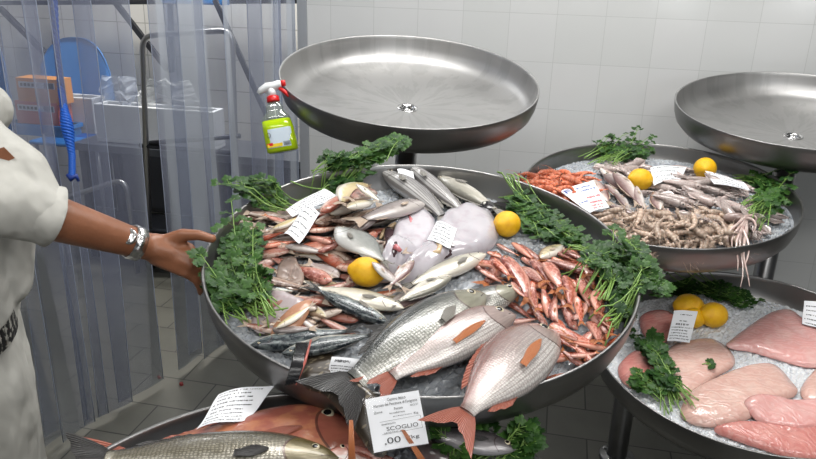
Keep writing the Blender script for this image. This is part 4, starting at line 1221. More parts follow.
fish(C_, 'pomfret', (336, 227), (394, 268), 'flat silver butterfish lying diagonally above the middle lemon', wide=.85, lift=.004)
fish(C_, 'hake', (372, 262), (408, 292), 'soft lilac fish to the right of the middle lemon', wide=1.5); fish(C_, 'hake', (414, 260), (386, 290), 'lilac fish with pink line, right of the middle lemon', wide=1.3)
fish(C_, 'tan', (486, 254), (396, 290), 'long bright silver fish just above the big sea bass', wide=1.15, flip=True, lift=.004)
fish(C_, 'hake', (434, 286), (366, 318), 'grey-pink fish half covered by the big sea bass, near its back', wide=1.5)
fish(C_, 'tan', (452, 276), (388, 306), 'slim silver fish squeezed between the long bright fish and sea bass', wide=1.3)
# mackerel group at the front left
fish(C_, 'tan', (404, 308), (302, 284), 'pale silver-tan fish below the middle lemon', wide=1.25, flip=True)
fish(C_, 'mackerel', (388, 323), (306, 284), 'mackerel with dark back and silver belly pointing to the bass', wide=1.3, flip=False)
fish(C_, 'mackerel', (250, 346), (364, 328), 'front mackerel with dark lower side lying along the left front rim', wide=1.25, flip=True)
fish(C_, 'mackerel', (282, 354), (384, 332), 'second mackerel beneath the bass tail at the front', wide=1.25, flip=True)
fish(C_, 'mackerel', (258, 286), (300, 292), 'small dark grey mackerel at the left among the pink fish', wide=1.3)
# the big three
fish(C_, 'bass', (521, 288), (376, 340), 'sea bass mostly hidden behind the front sea bass, head toward the mullets', lift=0., wide=.95, flip=True, roll=-.25)
fish(C_, 'bass', (484, 293), (326, 402), 'big silver sea bass with black tail, leftmost of the three large fish', lift=.002, roll=-.22, wide=1.18, outside=True, bend=-.02, flip=True, pct=60)
fish(C_, 'bream', (514, 314), (366, 392), 'pinkish silver sea bream in the middle of the three large fish', lift=.0, roll=-.2, wide=.80, outside=True, bend=-.03, flip=True, pct=60)
fish(C_, 'bream', (555, 332), (446, 434), 'sea bream nearest the front rim with red tail hanging over it', lift=.0, roll=-.2, wide=.84, outside=True, bend=-.02, flip=True, pct=60)
# dark fin hanging over the rim
D = DISHES[C_]
def hang_fin():
    m = MB(); rr = random.Random(4)
    A = at_depth(300, 343, 1.09); org = A.copy()
    for k in range(9):
        t = k / 8
        p0 = at_depth(297 + 10 * t, 343, 1.085); p1 = at_depth(292 + 10 * t, 366, 1.045); p2 = at_depth(285 + 12 * t, 386 - 3 * t, 1.03)
        m.tube([p0 - org, p1 - org, p2 - org], [.0018, .0022, .0008], 5)
    o = m.build('black_fin', simple('black_fin_rays', srgb(30, 30, 32), .2)); o.location = org
    tag(o, 'black ribbed fin hanging over the front left rim of the central dish', 'fin')
    m = MB(); m.tube([at_depth(311, 340, 1.09) - org, at_depth(305, 362, 1.05) - org, at_depth(296, 385, 1.03) - org], [.0015, .0022, .001], 6); m.build('red_ray', simple('red_ray', srgb(170, 90, 80), .3), o)
hang_fin()
# lemons
lemon(C_, 366.5, 272, 16, .2, 'lemon in the middle of the central dish between butterfish and tan fish')
lemon(C_, 507, 224, 13.5, .9, 'lemon at the back right of the central dish beside the parsley')
# labels
K, B_, R_ = INK, BLUE_INK, RED_INK
rows = lambda y0, y1, n, x0=.06, x1=.92, m=INK, h=.035: [(y0 + (y1 - y0) * i / max(n - 1, 1), h, x0 + .02 * (i % 3), x1 - .05 * ((i * 7) % 4), m) for i in range(n)]
dish_card(C_, [(286, 211), (324, 188), (341, 195), (293, 217)], 'white paper label on the small fish beside the parsley, larger of the two at left', dashes=rows(.1, .85, 6, h=.06), lift=.014)
dish_card(C_, [(306, 207), (320, 212), (299, 241), (284, 234)], 'narrow curled white label lying across the small pink fish at left', dashes=rows(.08, .85, 6, h=.04), lift=.018, curl=.005)
dish_card(C_, [(437, 222), (457, 228), (450, 247), (427, 240)], 'small white label stuck on the rounded white ray', dashes=rows(.1, .85, 6, h=.05), lift=.010)
dish_card(C_, [(397, 170), (413, 171), (415, 179), (400, 178)], 'tiny blank white tag on the back of the striped silver fish', lift=.012)
dish_card(C_, [(332, 357), (361, 359), (352, 382), (326, 380)], 'white printed label standing beside the bass tail on brown flatfish', dashes=[(.12, .12, .15, .7, K)] + rows(.36, .9, 6, h=.045), lift=.004, stand=(.022, .022, 0, 0))
# parsley
parsley(C_, 'parsley bunch on the left rim beside the hand', [((270, 322), (240, 296), (214, 272)), ((268, 330), (240, 276), (248, 216)), ((262, 318), (222, 294), (220, 272)), ((274, 326), (250, 296), (240, 300)), ((246, 330), (226, 300), (226, 276)), ((262, 300), (240, 264), (236, 232))], 56, 21, size=.015, spread=.024, high=.028)
parsley(C_, 'parsley sprigs along the back left rim of the central dish', [((300, 210), (262, 204), (226, 206)), ((290, 216), (262, 214), (240, 210)), ((300, 208), (280, 198), (262, 200))], 15, 22, size=.014, spread=.016, high=.03)
parsley(C_, 'parsley bunch at the back of the central dish below the empty dish', [((300, 196), (340, 184), (372, 172)), ((320, 190), (366, 178), (404, 158)), ((330, 186), (356, 176), (392, 168)), ((316, 196), (330, 182), (346, 178)), ((360, 184), (380, 170), (400, 160))], 42, 23, size=.016, spread=.016, high=.035)
parsley(C_, 'large parsley bunch with green stems on the right rim of the central dish', [((500, 184), (518, 200), (540, 226)), ((506, 188), (528, 212), (552, 240)), ((512, 186), (536, 208), (568, 242)), ((530, 212), (554, 236), (590, 258)), ((516, 200), (540, 230), (548, 248)), ((508, 190), (524, 214), (530, 236))], 60, 24, size=.014, spread=.014, high=.020, leafy=.42)
parsley(C_, 'parsley bunch trailing over the right rim toward the fillet dish', [((604, 330), (634, 300), (640, 256)), ((596, 322), (620, 286), (612, 250)), ((610, 326), (640, 290), (654, 268)), ((590, 300), (606, 270), (596, 248)), ((560, 256), (600, 262), (636, 262)), ((612, 318), (630, 300), (620, 280)), ((604, 250), (630, 256), (652, 280))], 60, 25, size=.015, spread=.02, high=.03, droop=True, leafy=.55)
parsley(C_, 'single parsley stem lying over the red mullets', [((552, 272), (590, 284), (606, 284)), ((574, 300), (580, 280), (590, 268))], 3, 26, size=.010, spread=.004, high=.012, base_spread=.003, z0=.012)

# ================================================================== MID DISH
Mi = 'mid'
for i in range(60):
    a = rnd.uniform(0, 2 * pi); q = sqrt(rnd.random())
    lay(Mi, SHM[i % 3], 'red_shrimp', 560 + 31 * q * cos(a), 184 + 15 * q * sin(a), rnd.gauss(.5, .9), rnd.uniform(.10, .13), .12, .10, 'cooked orange-red shrimp in the pile at the left of the shrimp dish', 'shrimp', 'orange-red shrimps piled at the left of the far dish', roll=rnd.uniform(-.5, .5), pct=35)
# underlayer squids then fish then prawns
SG = 'squid heaped in the right half of the shrimp dish'; SL = 'small grey-white squid in the heap at the right of the shrimp dish'
for i in range(62):
    cx = 634 + 118 * rnd.random(); cyp = 166 + 62 * rnd.random()
    if cx > 700 and cyp < 180: cyp += 14
    if cx < 660 and cyp > 200: continue
    if i % 6 == 0: cx, cyp = 740 + 36 * rnd.random(), 200 + 30 * rnd.random()
    if i % 6 == 3: cx, cyp = 598 + 50 * rnd.random(), 163 + 10 * rnd.random()
    lay(Mi, SQM[i % 3], 'squid', cx, cyp, rnd.gauss(-.6, .6) + (pi if rnd.random() < .3 else 0), rnd.uniform(.10, .15), .09, .08, SL, 'squid', SG, roll=rnd.uniform(-.6, .6), pct=55)
for (h, t, lb) in [((600, 168), (634, 186), 'pale fish with white head just right of the shrimp pile'), ((604, 150 + 24), (640, 200), 'pink-sided fish lying behind the blue and red card'),
                   ((613, 172), (640, 206), 'long pale pink fish left of the first lemon'), ((594, 180), (612, 206), 'slim white-bellied fish touching the blue and red card'), ((604, 184), (624, 204), 'short pale fish between the card and the lemon'),
                   ((614, 192), (632, 214), 'plump pale fish with a green speck below the lemon'), ((608, 205), (646, 219), 'white fish with red tail tip at the front of the pale fish'), ((655, 192), (661, 214), 'small white fish standing on edge below the lemon'),
                   ((636, 186), (648, 214), 'slim brown-white fish under the left lemon')]:
    fish(Mi, 'hake', h, t, lb, wide=1.35, bend=rnd.uniform(-.1, .1), flip=rnd.random() < .5, lift=.004)
for i in range(125):
    cx = 598 + 134 * rnd.random(); cyp = 212 + 34 * rnd.random()
    if cx < 625: cyp = min(cyp, 216 + (cx - 598) * 1.0)
    if cx > 700: cyp = min(cyp, 240)
    lay(Mi, PRM[i % 3], 'pale_prawn', cx, cyp, rnd.uniform(0, 2 * pi), rnd.uniform(.07, .095), .13, .10, 'small pale brown prawn in the row at the front of the shrimp dish', 'prawn', 'pale brown prawns along the front of the far dish', roll=rnd.uniform(-.6, .6), parts=i > 30, pct=50)
for i, (cx, cyp, a) in enumerate([(668, 190, -.8), (684, 200, -.5), (700, 196, -.7), (716, 192, -.4), (690, 186, -.2), (708, 206, -.9), (676, 206, -.4), (724, 206, -.3), (738, 212, -1.2), (668, 180, -.3), (700, 216, -.4), (730, 222, -1.4)]):
    lay(Mi, SQM[i % 3], 'squid', cx, cyp, a, rnd.uniform(.13, .17), .09, .08, SL, 'squid', SG, roll=rnd.uniform(-.4, .4), pct=60)
# octopus tentacles drooping over the right rim
def octopus():
    D = DISHES[Mi]; c = D.pick(742, 222); c.z += .008; m = MB(); rr = random.Random(2)
    org = c.copy(); V = []
    m.tube([Vector((-.045, .02, -.004)), Vector((-.032, .015, .0)), Vector((-.012, .004, .004)), Vector((.005, 0, .002))], [.006, .013, .014, .010], 12)
    body = m.build('small_octopus', OCT, None, True, D.M @ Matrix.Translation(org)); tag(body, 'small pale octopus with tentacles hanging over the front rim of shrimp dish', 'octopus')
    ends = [(732, 246), (738, 254), (744, 262), (749, 252), (756, 240), (760, 232), (728, 238), (752, 262)]
    for k, (x, y) in enumerate(ends):
        e = D.Mi @ on_plane(x, y, D.c - D.n * .02 - D.v * D.r * .80, -D.v)
        e = D.pick(x, y, outside=True); e.z = -.01 - max(0, y - 240) * .0028
        pts = []
        for i in range(10):
            t = i / 9; p = Vector((0, 0, .004)) * (1 - t) + (e - org) * t
            p += Vector((.008 * sin(t * 7 + k), .004 * sin(t * 9 + k), .018 * sin(t * pi))); pts.append(p)
        MB().tube(pts, [.0065 * (1 - .8 * i / 9) for i in range(10)], 7).build('tentacle', OCT, body)
octopus()
lemon(Mi, 640.5, 179.5, 11.2, .3, 'left lemon in the shrimp dish beside the foil label')
lemon(Mi, 705, 168.5, 11.2, 1.2, 'right lemon in the shrimp dish behind the small card')
dish_card(Mi, [(560, 192), (593, 180), (609.5, 206), (590, 213)], 'white card with blue and red print between the shrimps and pale fish',
          dashes=[(.12, .06, .4, .9, B_), (.24, .06, .45, .92, B_), (.05, .14, .06, .30, B_), (.5, .07, .45, .95, R_), (.6, .05, .05, .4, B_), (.68, .08, .4, .92, R_), (.8, .06, .3, .9, R_), (.9, .05, .3, .8, R_)], lift=.012, stand=(.0, .02, .02, 0))
dish_card(Mi, [(650, 169), (687, 166), (681, 177), (654, 186)], 'crumpled white foil label between the two lemons of the shrimp dish', lift=.014, curl=.006, dashes=rows(.1, .8, 4, h=.05))
dish_card(Mi, [(705, 171.5), (744, 182), (751, 189.5), (714, 184)], 'white card with small dark print leaning below the right lemon', dashes=rows(.1, .85, 5, h=.07), lift=.016, stand=(.01, .01, 0, 0))
parsley(Mi, 'parsley bunch at the back rim of the shrimp dish', [((590, 168), (612, 156), (636, 150)), ((596, 164), (620, 154), (646, 154)), ((606, 170), (622, 160), (640, 162)), ((580, 162), (604, 154), (616, 148)), ((600, 164), (630, 160), (648, 150))], 38, 31, size=.015, spread=.018, high=.04)
parsley(Mi, 'parsley bunch trailing off the right rim of the shrimp dish', [((730, 178), (756, 186), (790, 200)), ((744, 226), (764, 204), (780, 186)), ((736, 210), (760, 200), (796, 208)), ((752, 232), (766, 216), (770, 200)), ((740, 182), (752, 184), (770, 190))], 44, 32, size=.016, spread=.022, high=.035, droop=True)

# ================================================================== LOW DISH (fillets)
Lo = 'low'
def m_fillet(name, c1, c2, c3):
    t = NT(name); uv = t.n('UVMap').outputs[0]
    w = t.n('TexWave', {'wave_type': 'BANDS', 'bands_direction': 'DIAGONAL'}, Vector=uv, Scale=5.0, Distortion=14.0, Detail=4.0).outputs[1]
    nz = t.noise(5, 4, uv)
    c = t.mix(nz, c1, c2); c = t.mix(t.math('MULTIPLY', t.ramp(w, [(.55, G(0)), (.95, G(1))]), .22), c, c3)
    n2 = t.ramp(t.noise(3, 2, t.mapping(uv, (1, 1, 1), (4, 2, 0))), [(.5, G(0)), (.7, G(.8))]); c = t.mix(t.math('MULTIPLY', n2, .6), c, c3)
    t.principled(Base_Color=c, Roughness=.24, Coat_Weight=.3, Coat_Roughness=.1, Subsurface_Weight=.12, Subsurface_Radius=(.015, .006, .005), Normal=t.bump(t.math('ADD', t.math('MULTIPLY', w, .6), nz), .25, .005))
    return t.m
FP = m_fillet('pink_fillet', srgb(204, 142, 138), srgb(216, 166, 160), srgb(226, 194, 188)); FB = m_fillet('beige_fillet', srgb(198, 156, 146), srgb(216, 180, 168), srgb(226, 204, 192))
FR = m_fillet('red_fillet', srgb(186, 112, 106), srgb(204, 138, 130), srgb(220, 172, 162))
def fil(pts, mat, label, th=.016, **k): return slab(Lo, 'fish_fillet', pts, th, mat, label, 'fillet', edge=.3, wob=.0012, **k)
fil([(640, 318), (656, 311), (674, 316), (676, 334), (660, 344), (644, 336)], FR, 'small dark pink fillet half under the left parsley, next to the label')
fil([(618, 368), (634, 352), (652, 352), (656, 372), (640, 388), (624, 384)], FR, 'reddish fillet under the parsley at the left rim')
fil([(648, 372), (668, 350), (688, 342), (712, 340), (730, 352), (734, 366), (716, 378), (700, 392), (680, 400), (660, 392)], FB, 'pale pink-beige fillet in the left middle of the ice', .02)
fil([(726, 345), (748, 328), (772, 313), (790, 311), (806, 322), (830, 326), (840, 344), (832, 366), (806, 368), (776, 360), (748, 352)], FP, 'large double pink fillet at the back right on the ice', .022)
fil([(800, 392), (820, 366), (850, 366), (862, 392), (846, 412), (816, 408)], FB, 'pale fillet at the right edge of the photo', .018)
fil([(712, 428), (690, 424), (680, 412), (694, 390), (724, 376), (752, 366), (774, 366), (790, 382), (796, 396), (770, 406), (752, 418), (738, 424)], FB, 'large beige-pink fillet in the front middle of the ice', .024)
fil([(744, 404), (756, 396), (786, 402), (812, 400), (836, 404), (838, 424), (812, 432), (782, 430), (756, 422)], FP, 'pink fillet overlapping in front of the large beige one', .02)
fil([(714, 430), (744, 424), (780, 428), (812, 434), (836, 432), (836, 458), (800, 462), (762, 450), (732, 440)], FR, 'dark pink fillet at the front rim of the ice dish', .02)
lemon(Lo, 689, 307, 13.5, .1, 'left lemon of the fillet dish behind the small label'); lemon(Lo, 713.5, 315, 13, .4, 'right lemon of the fillet dish beside the pink double fillet')
lemon(Lo, 694, 318, 10.5, .4, 'lemon half hidden behind the label of the fillet dish')
Dl = DISHES[Lo]
dish_card(Lo, [(674, 311), (698, 311), (690, 342), (667, 341)], 'white label with black print in front of the lemons', dashes=[(.43, .07, .2, .75, K)] + rows(.14, .34, 2, .3, .8) + rows(.54, .9, 5, h=.035), lift=.006, stand=(.045, .045, 0.006, 0.006))
dish_card(Lo, [(804, 301), (836, 303), (834, 332), (802, 324)], 'white label at the right edge behind the pink double fillet', dashes=rows(.2, .9, 5, h=.05), lift=.006, stand=(.05, .05, .004, .004))
parsley(Lo, 'parsley bunch along the back of the fillet dish behind the lemons', [((650, 296), (680, 290), (706, 286)), ((660, 292), (700, 290), (742, 302)), ((680, 290), (716, 296), (750, 310)), ((690, 286), (730, 294), (760, 306)), ((650, 292), (672, 284), (690, 284))], 44, 41, size=.014, spread=.012, high=.025)
parsley(Lo, 'parsley bunch at the left rim of the fillet dish, one stem hanging out', [((690, 420), (662, 372), (634, 340)), ((684, 412), (656, 360), (640, 346)), ((676, 424), (664, 388), (650, 372)), ((700, 408), (672, 380), (646, 384)), ((676, 400), (650, 356), (652, 334)), ((672, 404), (640, 384), (634, 388))], 44, 42, size=.016, spread=.018, high=.03)
sp = parsley(Lo, 'small loose parsley leaf lying on the beige fillet', [((700, 366), (706, 365), (710, 365))], 1, 43, size=.012, spread=.002, high=.004, base_spread=.001)

# ================================================================== BOTTOM DISH
Bo = 'bottom'
fish(Bo, 'darkfish', (516, 449), (404, 426), 'dark silver fish with a round white-ringed eye behind the front parsley', wide=1.25, lift=.045, flip=True)
PINKRAY = m_squid('grey_pink_ray', srgb(120, 106, 106), srgb(150, 136, 134), srgb(90, 70, 70))
slab(Bo, 'skinned_skate', [(400, 440), (424, 418), (452, 420), (470, 440), (462, 462), (430, 466)], .014, PINKRAY, 'flat grey-pink fish behind the price card at the front', 'fish')
g = fish(Bo, 'gurnard', (370, 430), (78, 472), 'large orange-red gurnard with a paper wrapped round its middle', wide=1.32, lift=.01, bend=.0, flip=True)
fish(Bo, 'olive', (338, 457), (58, 461), 'olive-grey sea bass with gold cheek in front of the red gurnard', wide=1.12, lift=.016, bend=.0, flip=True)
fish(Bo, 'scorpion', (326, 452), (420, 470), 'small white and red rockfish with orange spines at the bottom edge', wide=1.2, lift=.035)
def spike(p0, p1, z, label):
    m = MB(); a, b = at_depth(*p0, z), at_depth(*p1, z + .015); org = a.copy()
    s_ = RT * .002
    for k in range(5): m.tube([Vector() + s_ * (k - 2) * .9, (b - org) + s_ * (k - 2) * .5], [.0016, .0006], 5)
    o = m.build('orange_fin', FINM['orange']); o.location = org; tag(o, label, 'fin')
spike((352, 462), (351, 420), .93, 'upright orange fin of the rockfish in front of the gurnard snout'); spike((422, 460), (403, 430), .95, 'slanting orange fin in front of the price card')
# paper on the gurnard
def drape():
    D = DISHES[Bo]; Hs = []
    TL, TR, BR, BL = [D.M @ D.pick(x, y, .012) for x, y in ((217, 397), (275, 385), (248, 416), (196, 430))]
    z = max((D.Mi @ p).z for p in (TL, TR, BR, BL))
    W = [on_plane(x, y, D.c + D.n * (z + .002), D.n) for x, y in ((219, 397), (275, 384), (246, 417), (196, 430))]
    card(W, 'white printed paper wrapped over the back of the red gurnard', dashes=rows(.08, .9, 9, .05, .85, h=.03), curl=.006, name='paper_label')
drape()
def big_card():
    D = DISHES[Bo]; z = .96
    cs = [(365, 400), (418.5, 390), (428.5, 443), (374, 453)]
    ds = [.995, .995, .955, .955]
    W = [at_depth(x, y, d) for (x, y), d in zip(cs, ds)]
    sl = NT('clear_sleeve'); a = sl.n('BsdfTransparent'); b = sl.n('BsdfGlossy', Roughness=.1); m = sl.n('MixShader', Fac=.15); sl.t.links.new(a.outputs[0], m.inputs[1]); sl.t.links.new(b.outputs[0], m.inputs[2]); sl.t.links.new(m.outputs[0], sl.out.inputs[0])
    o = card(W, 'white price card reading SCOGLIO standing at the front', curl=.0015, name='price_card',
         items=[('Centro Ittico', .40, .055, .34, .06, K), ('Mercato del Pescatore di Favignana', .14, .145, .80, .07, K), ('Zona', .12, .27, .16, .045, K), ('Pescato', .50, .25, .16, .045, K), ('FAO 37', .80, .24, .14, .035, K),
                ('mar mediterraneo', .40, .33, .28, .035, K), ('prodotto fresco', .46, .40, .34, .03, K), ('Kg.', .84, .39, .09, .05, K), ('denominazione', .22, .51, .26, .035, K),
                ('SCOGLIO', .30, .585, .58, .075, K), ('specie di', .24, .675, .36, .03, K), (',00', .22, .78, .30, .13, K), ('/kg', .66, .80, .20, .08, K)],
         dashes=[])
    TL, TR, BR, BL = W; nrm = (TR - TL).cross(BL - TL).normalized()
    if nrm.dot(CAM - TL) < 0: nrm = -nrm
    org = o.location
    def pt(s_, t_): return TL * (1 - s_) * (1 - t_) + TR * s_ * (1 - t_) + BR * s_ * t_ + BL * (1 - s_) * t_ + nrm * .003 - org
    m = MB()
    for (x0, y0, x1, y1) in ((.2, .48, .95, .485), (.2, .715, .95, .72), (.945, .48, .95, .72)): m.add([pt(x0, y0), pt(x1, y0), pt(x1, y1), pt(x0, y1)], [(0, 1, 2, 3)])
    link('ruled_box', mk_mesh('ruled_box', m.v, m.f, INK, False), o)
    m = MB(); m.add([pt(-.04, -.03), pt(1.05, -.03), pt(1.06, 1.04), pt(-.04, 1.04)], [(0, 1, 2, 3)]); link('plastic_sleeve', mk_mesh('plastic_sleeve', m.v, m.f, sl.m, False), o)
big_card()
dish_card(Bo, [(84, 452), (98, 446), (110, 458), (96, 466)], 'corner of a white label at the far left of the nearest dish', lift=.02)
parsley(Bo, 'parsley bunch at the front edge of the photo in the nearest dish', [((470, 470), (476, 452), (452, 446)), ((496, 480), (510, 462), (520, 452)), ((480, 474), (506, 464), (534, 452)), ((470, 470), (480, 456), (478, 448)), ((500, 478), (516, 462), (528, 456)), ((450, 468), (452, 456), (446, 452))], 36, 51, size=.013, spread=.012, high=.03, base_spread=.012)

# ================================================================== spray bottle hung on the rim of the empty dish
def spray():
    base = at_depth(282, 152, 2.10); top = at_depth(272.5, 96, 2.10)
    up = (top - base).normalized(); x = (RT - up * RT.dot(up)).normalized(); y = up.cross(x)
    Mx = Matrix((x, y, up)).transposed().to_4x4(); Mx.translation = base
    k = (top - base).length / .168
    r = empty('spray_bottle'); r.matrix_world = Mx @ Matrix.Scale(k, 4); tag(r, 'lime-yellow spray bottle with red and white trigger hanging on the empty dish rim', 'bottle')
    def sup(prof, name, mat, par=r, ry=.55):
        m = MB(); n = 32; vs, fs = [], []
        for (w, z, xo) in prof:
            for q in range(n):
                a = 2 * pi * q / n; cx = (abs(cos(a)) ** .6) * (1 if cos(a) > 0 else -1); cy_ = (abs(sin(a)) ** .75) * (1 if sin(a) > 0 else -1)
                vs.append((xo + w * cx, max(w * ry, min(w, .012)) * cy_, z))
        for i in range(len(prof) - 1):
            for q in range(n): q2 = (q + 1) % n; fs.append((i * n + q, i * n + q2, (i + 1) * n + q2, (i + 1) * n + q))
        fs.append(tuple(reversed(range(n)))); fs.append(tuple((len(prof) - 1) * n + q for q in range(n)))
        m.add(vs, fs); return m.build(name, mat, par)
    lime = NT('lime_liquid'); lime.principled(Base_Color=srgb(176, 205, 20), Roughness=.12, Subsurface_Weight=.3, Subsurface_Radius=(.02, .03, .005), Coat_Weight=.5)
    sup([(.040, 0, .004), (.046, .004, .004), (.047, .03, .003), (.046, .07, .001), (.043, .095, -.001)], 'bottle_body', lime.m)
    cl = NT('clear_bottle'); a = cl.n('BsdfTransparent', Color=(.9, .93, .9, 1)); b = cl.n('BsdfGlossy', Color=G(.9), Roughness=.08); d = cl.n('BsdfDiffuse', Color=srgb(190, 200, 190)); m1 = cl.n('MixShader', Fac=.5); cl.t.links.new(b.outputs[0], m1.inputs[1]); cl.t.links.new(d.outputs[0], m1.inputs[2])
    m = cl.n('MixShader', Fac=.35); cl.t.links.new(a.outputs[0], m.inputs[1]); cl.t.links.new(m1.outputs[0], m.inputs[2]); cl.t.links.new(m.outputs[0], cl.out.inputs[0])
    sup([(.0435, .0955, -.001), (.040, .105, -.001), (.028, .118, 0), (.024, .125, 0), (.026, .132, 0), (.021, .140, 0), (.016, .150, 0)], 'clear_neck', cl.m)
    MB().tube([(0, 0, .09), (0, 0, .152)], .002, 6).build('dip_tube', PAPER, r)
    red = simple('red_plastic', srgb(205, 30, 32), .3); wh = simple('white_plastic', srgb(225, 228, 230), .3)
    MB().lathe([(.0, .150), (.018, .150), (.019, .153), (.018, .166), (.014, .168), (0, .168)], 24).build('collar', red, r)
    m = MB(); m.tube([(-.040, 0, .182), (-.030, 0, .190), (-.012, 0, .196), (.008, 0, .196), (.026, 0, .200), (.032, 0, .200)], [.007, .010, .014, .013, .012, .010], 12); m.tube([(0, 0, .168), (0, 0, .19)], .012, 12); m.build('sprayer_head', wh, r)
    MB().tube([(.031, 0, .2), (.044, 0, .2)], [.010, .0095], 12).build('nozzle', red, r)
    MB().tube([(.024, 0, .188), (.036, 0, .176), (.046, 0, .162), (.056, 0, .152)], [.006, .006, .005, .003], 8).build('trigger', red, r)
    V, F, n = [], [], 12
    for i in range(n + 1):
        for z in (.012, .068):
            s_ = i / n * 2 - 1; V.append((.003 + s_ * .037, -.0262 * (1 - abs(s_) ** 4 * .25), z))
    for i in range(n): F.append((i * 2, i * 2 + 2, i * 2 + 3, i * 2 + 1))
    lab = mesh_obj('bottle_label', V, F, simple('label_paleblue', srgb(200, 214, 226), .4), r)
    m = MB(); m.add([(-.034, -.0268, .014), (.010, -.0272, .014), (.010, -.0272, .024), (-.034, -.0268, .024)], [(0, 1, 2, 3)]); m.build('yellow_band', simple('label_yellow', srgb(230, 200, 30), .4), lab, False)
    m = MB(); m.add([(-.036, -.0264, .019), (-.018, -.0276, .019), (-.018, -.0276, .027), (-.036, -.0264, .027)], [(0, 1, 2, 3)]); m.build('red_band', red, lab, False)
    m = MB()
    for k_ in range(7): m.add([(.014 + k_ * .003, -.0275, .014), (.0155 + k_ * .003, -.0275, .014), (.0155 + k_ * .003, -.0275, .027), (.014 + k_ * .003, -.0275, .027)], [(0, 1, 2, 3)])
    m.build('barcode', INK, lab, False)
    m = MB(); m.tube([(-.026 + .005 * cos(a_ * pi / 8), -.0275, .050 + .007 * sin(a_ * pi / 8)) for a_ in range(17)], .0008, 4); m.build('round_mark', INK, lab)
spray()

# ================================================================== the vendor (person at the left)
SKIN = NT('tanned_skin'); _n = SKIN.noise(18, 4, SKIN.coord()); _n2 = SKIN.noise(140, 3, SKIN.coord())
_c = SKIN.mix(_n, srgb(118, 74, 50), srgb(162, 108, 78)); _c = SKIN.mix(SKIN.math('MULTIPLY', _n2, .25), _c, srgb(96, 56, 40))
SKIN.principled(Base_Color=_c, Roughness=.42, Subsurface_Weight=.08, Subsurface_Radius=(.01, .004, .002), Normal=SKIN.bump(_n2, .25, .002)); SKIN = SKIN.m
CLOTH = NT('white_cotton'); _n = CLOTH.noise(3.2, 3, CLOTH.mapping(CLOTH.coord(), (1.6, 1.6, .7))); _n2 = CLOTH.noise(9, 3, CLOTH.mapping(CLOTH.coord(), (1, 1, .5), (0, 0, 0), (.3, .5, 0)))
CLOTH.principled(Base_Color=CLOTH.mix(_n, srgb(168, 167, 160), srgb(194, 193, 187)), Roughness=.85, Normal=CLOTH.bump(CLOTH.math('ADD', _n, CLOTH.math('MULTIPLY', _n2, .6)), 1.0, .05)); CLOTH = CLOTH.m
HAIRM = simple('dark_hair', srgb(40, 34, 30), .6, 0, 80, .3, .4)
def caps_mesh(name, caps, voxel, mat, it=4, org=Vector(), par=None, squash=None, fac=.5):
    """union of tapered capsules grown into one continuous surface"""
    m = MB()
    for (p0, r0, p1, r1) in caps:
        p0, p1 = Vector(p0) - org, Vector(p1) - org; d = (p1 - p0); L = d.length; d = d.normalized() if L > 1e-6 else Vector((0, 0, 1))
        pts, rs = [], []
        for k in range(6):
            a = pi / 2 * (1 - k / 6); pts.append(p0 - d * r0 * sin(a)); rs.append(max(.0006, r0 * cos(a)))
        for k in range(9):
            t = k / 8; pts.append(p0 + d * L * t); rs.append(r0 * (1 - t) + r1 * t)
        for k in range(1, 7):
            a = pi / 2 * k / 6; pts.append(p1 + d * r1 * sin(a)); rs.append(max(.0006, r1 * cos(a)))
        m.tube(pts, rs, 16)
    o = m.build('tmp', mat)
    rm = o.modifiers.new('r', 'REMESH'); rm.mode = 'VOXEL'; rm.voxel_size = voxel
    sm = o.modifiers.new('s', 'SMOOTH'); sm.iterations = it; sm.factor = fac
    dg = bpy.context.evaluated_depsgraph_get(); dg.update()
    me = bpy.data.meshes.new_from_object(o.evaluated_get(dg)); old = o.data
    bpy.data.objects.remove(o); bpy.data.meshes.remove(old)
    me.name = name; me.materials.clear(); me.materials.append(mat)
    me.polygons.foreach_set('use_smooth', [True] * len(me.polygons))
    if squash:
        for v in me.vertices: v.co = squash(v.co)
    r = link(name, me, par); return r
Pd = at_depth
hipc = Pd(-46, 330, 1.36); chest = Pd(-36, 190, 1.36); neck = Pd(-58, 84, 1.36)
ORG = Vector((hipc.x, hipc.y, 0))
BACK = Vector((-.50, 1, 0)).normalized()   # across the body (away from the camera)
shN = Pd(-30, 140, 1.27); shF = shN + BACK * .32
elN = Pd(8, 204, 1.20); wrN = Pd(152, 248, 1.37)
hd = Pd(-92, 10, 1.40)
caps = []
# torso, neck, head under the clothes
caps += [(chest - BACK * .05, .095, hipc - BACK * .05, .10), (chest + BACK * .08, .095, hipc + BACK * .06, .10), (neck, .052, chest, .07), (hd, .085, neck + Vector((0, 0, .03)), .055),
         (hd + Vector((.02, 0, .03)), .088, hd + Vector((-.02, 0, .035)), .092), (shN, .045, neck - Vector((0, 0, .05)), .045), (shF, .05, neck, .05)]
# near arm
mid = elN * .45 + wrN * .55
caps += [(shN, .050, elN, .042), (elN, .0425, elN * .7 + wrN * .3, .0405), (elN * .7 + wrN * .3, .0405, wrN, .0255)]
# far arm hangs bent behind
eF = shF + Vector((-.13, .0, -.26)); wF = eF + Vector((-.03, .0, -.24))
caps += [(shF, .048, eF, .04), (eF, .04, wF, .026), (wF, .03, wF + Vector((.01, 0, -.09)), .026)]
# palm of the near hand: back of the hand toward the camera
kn = [Pd(189, 249, 1.385), Pd(191, 257, 1.372), Pd(190, 265, 1.368), Pd(186, 273, 1.372)]      # knuckles
for k, q in enumerate(kn):
    w0 = wrN + (q - wrN) * .12 + Vector((0, 0, .012 - .008 * k))
    caps.append((w0, .018, q, .0125 - .0006 * k))
caps.append((wrN, .0255, (wrN + kn[1]) / 2, .021))
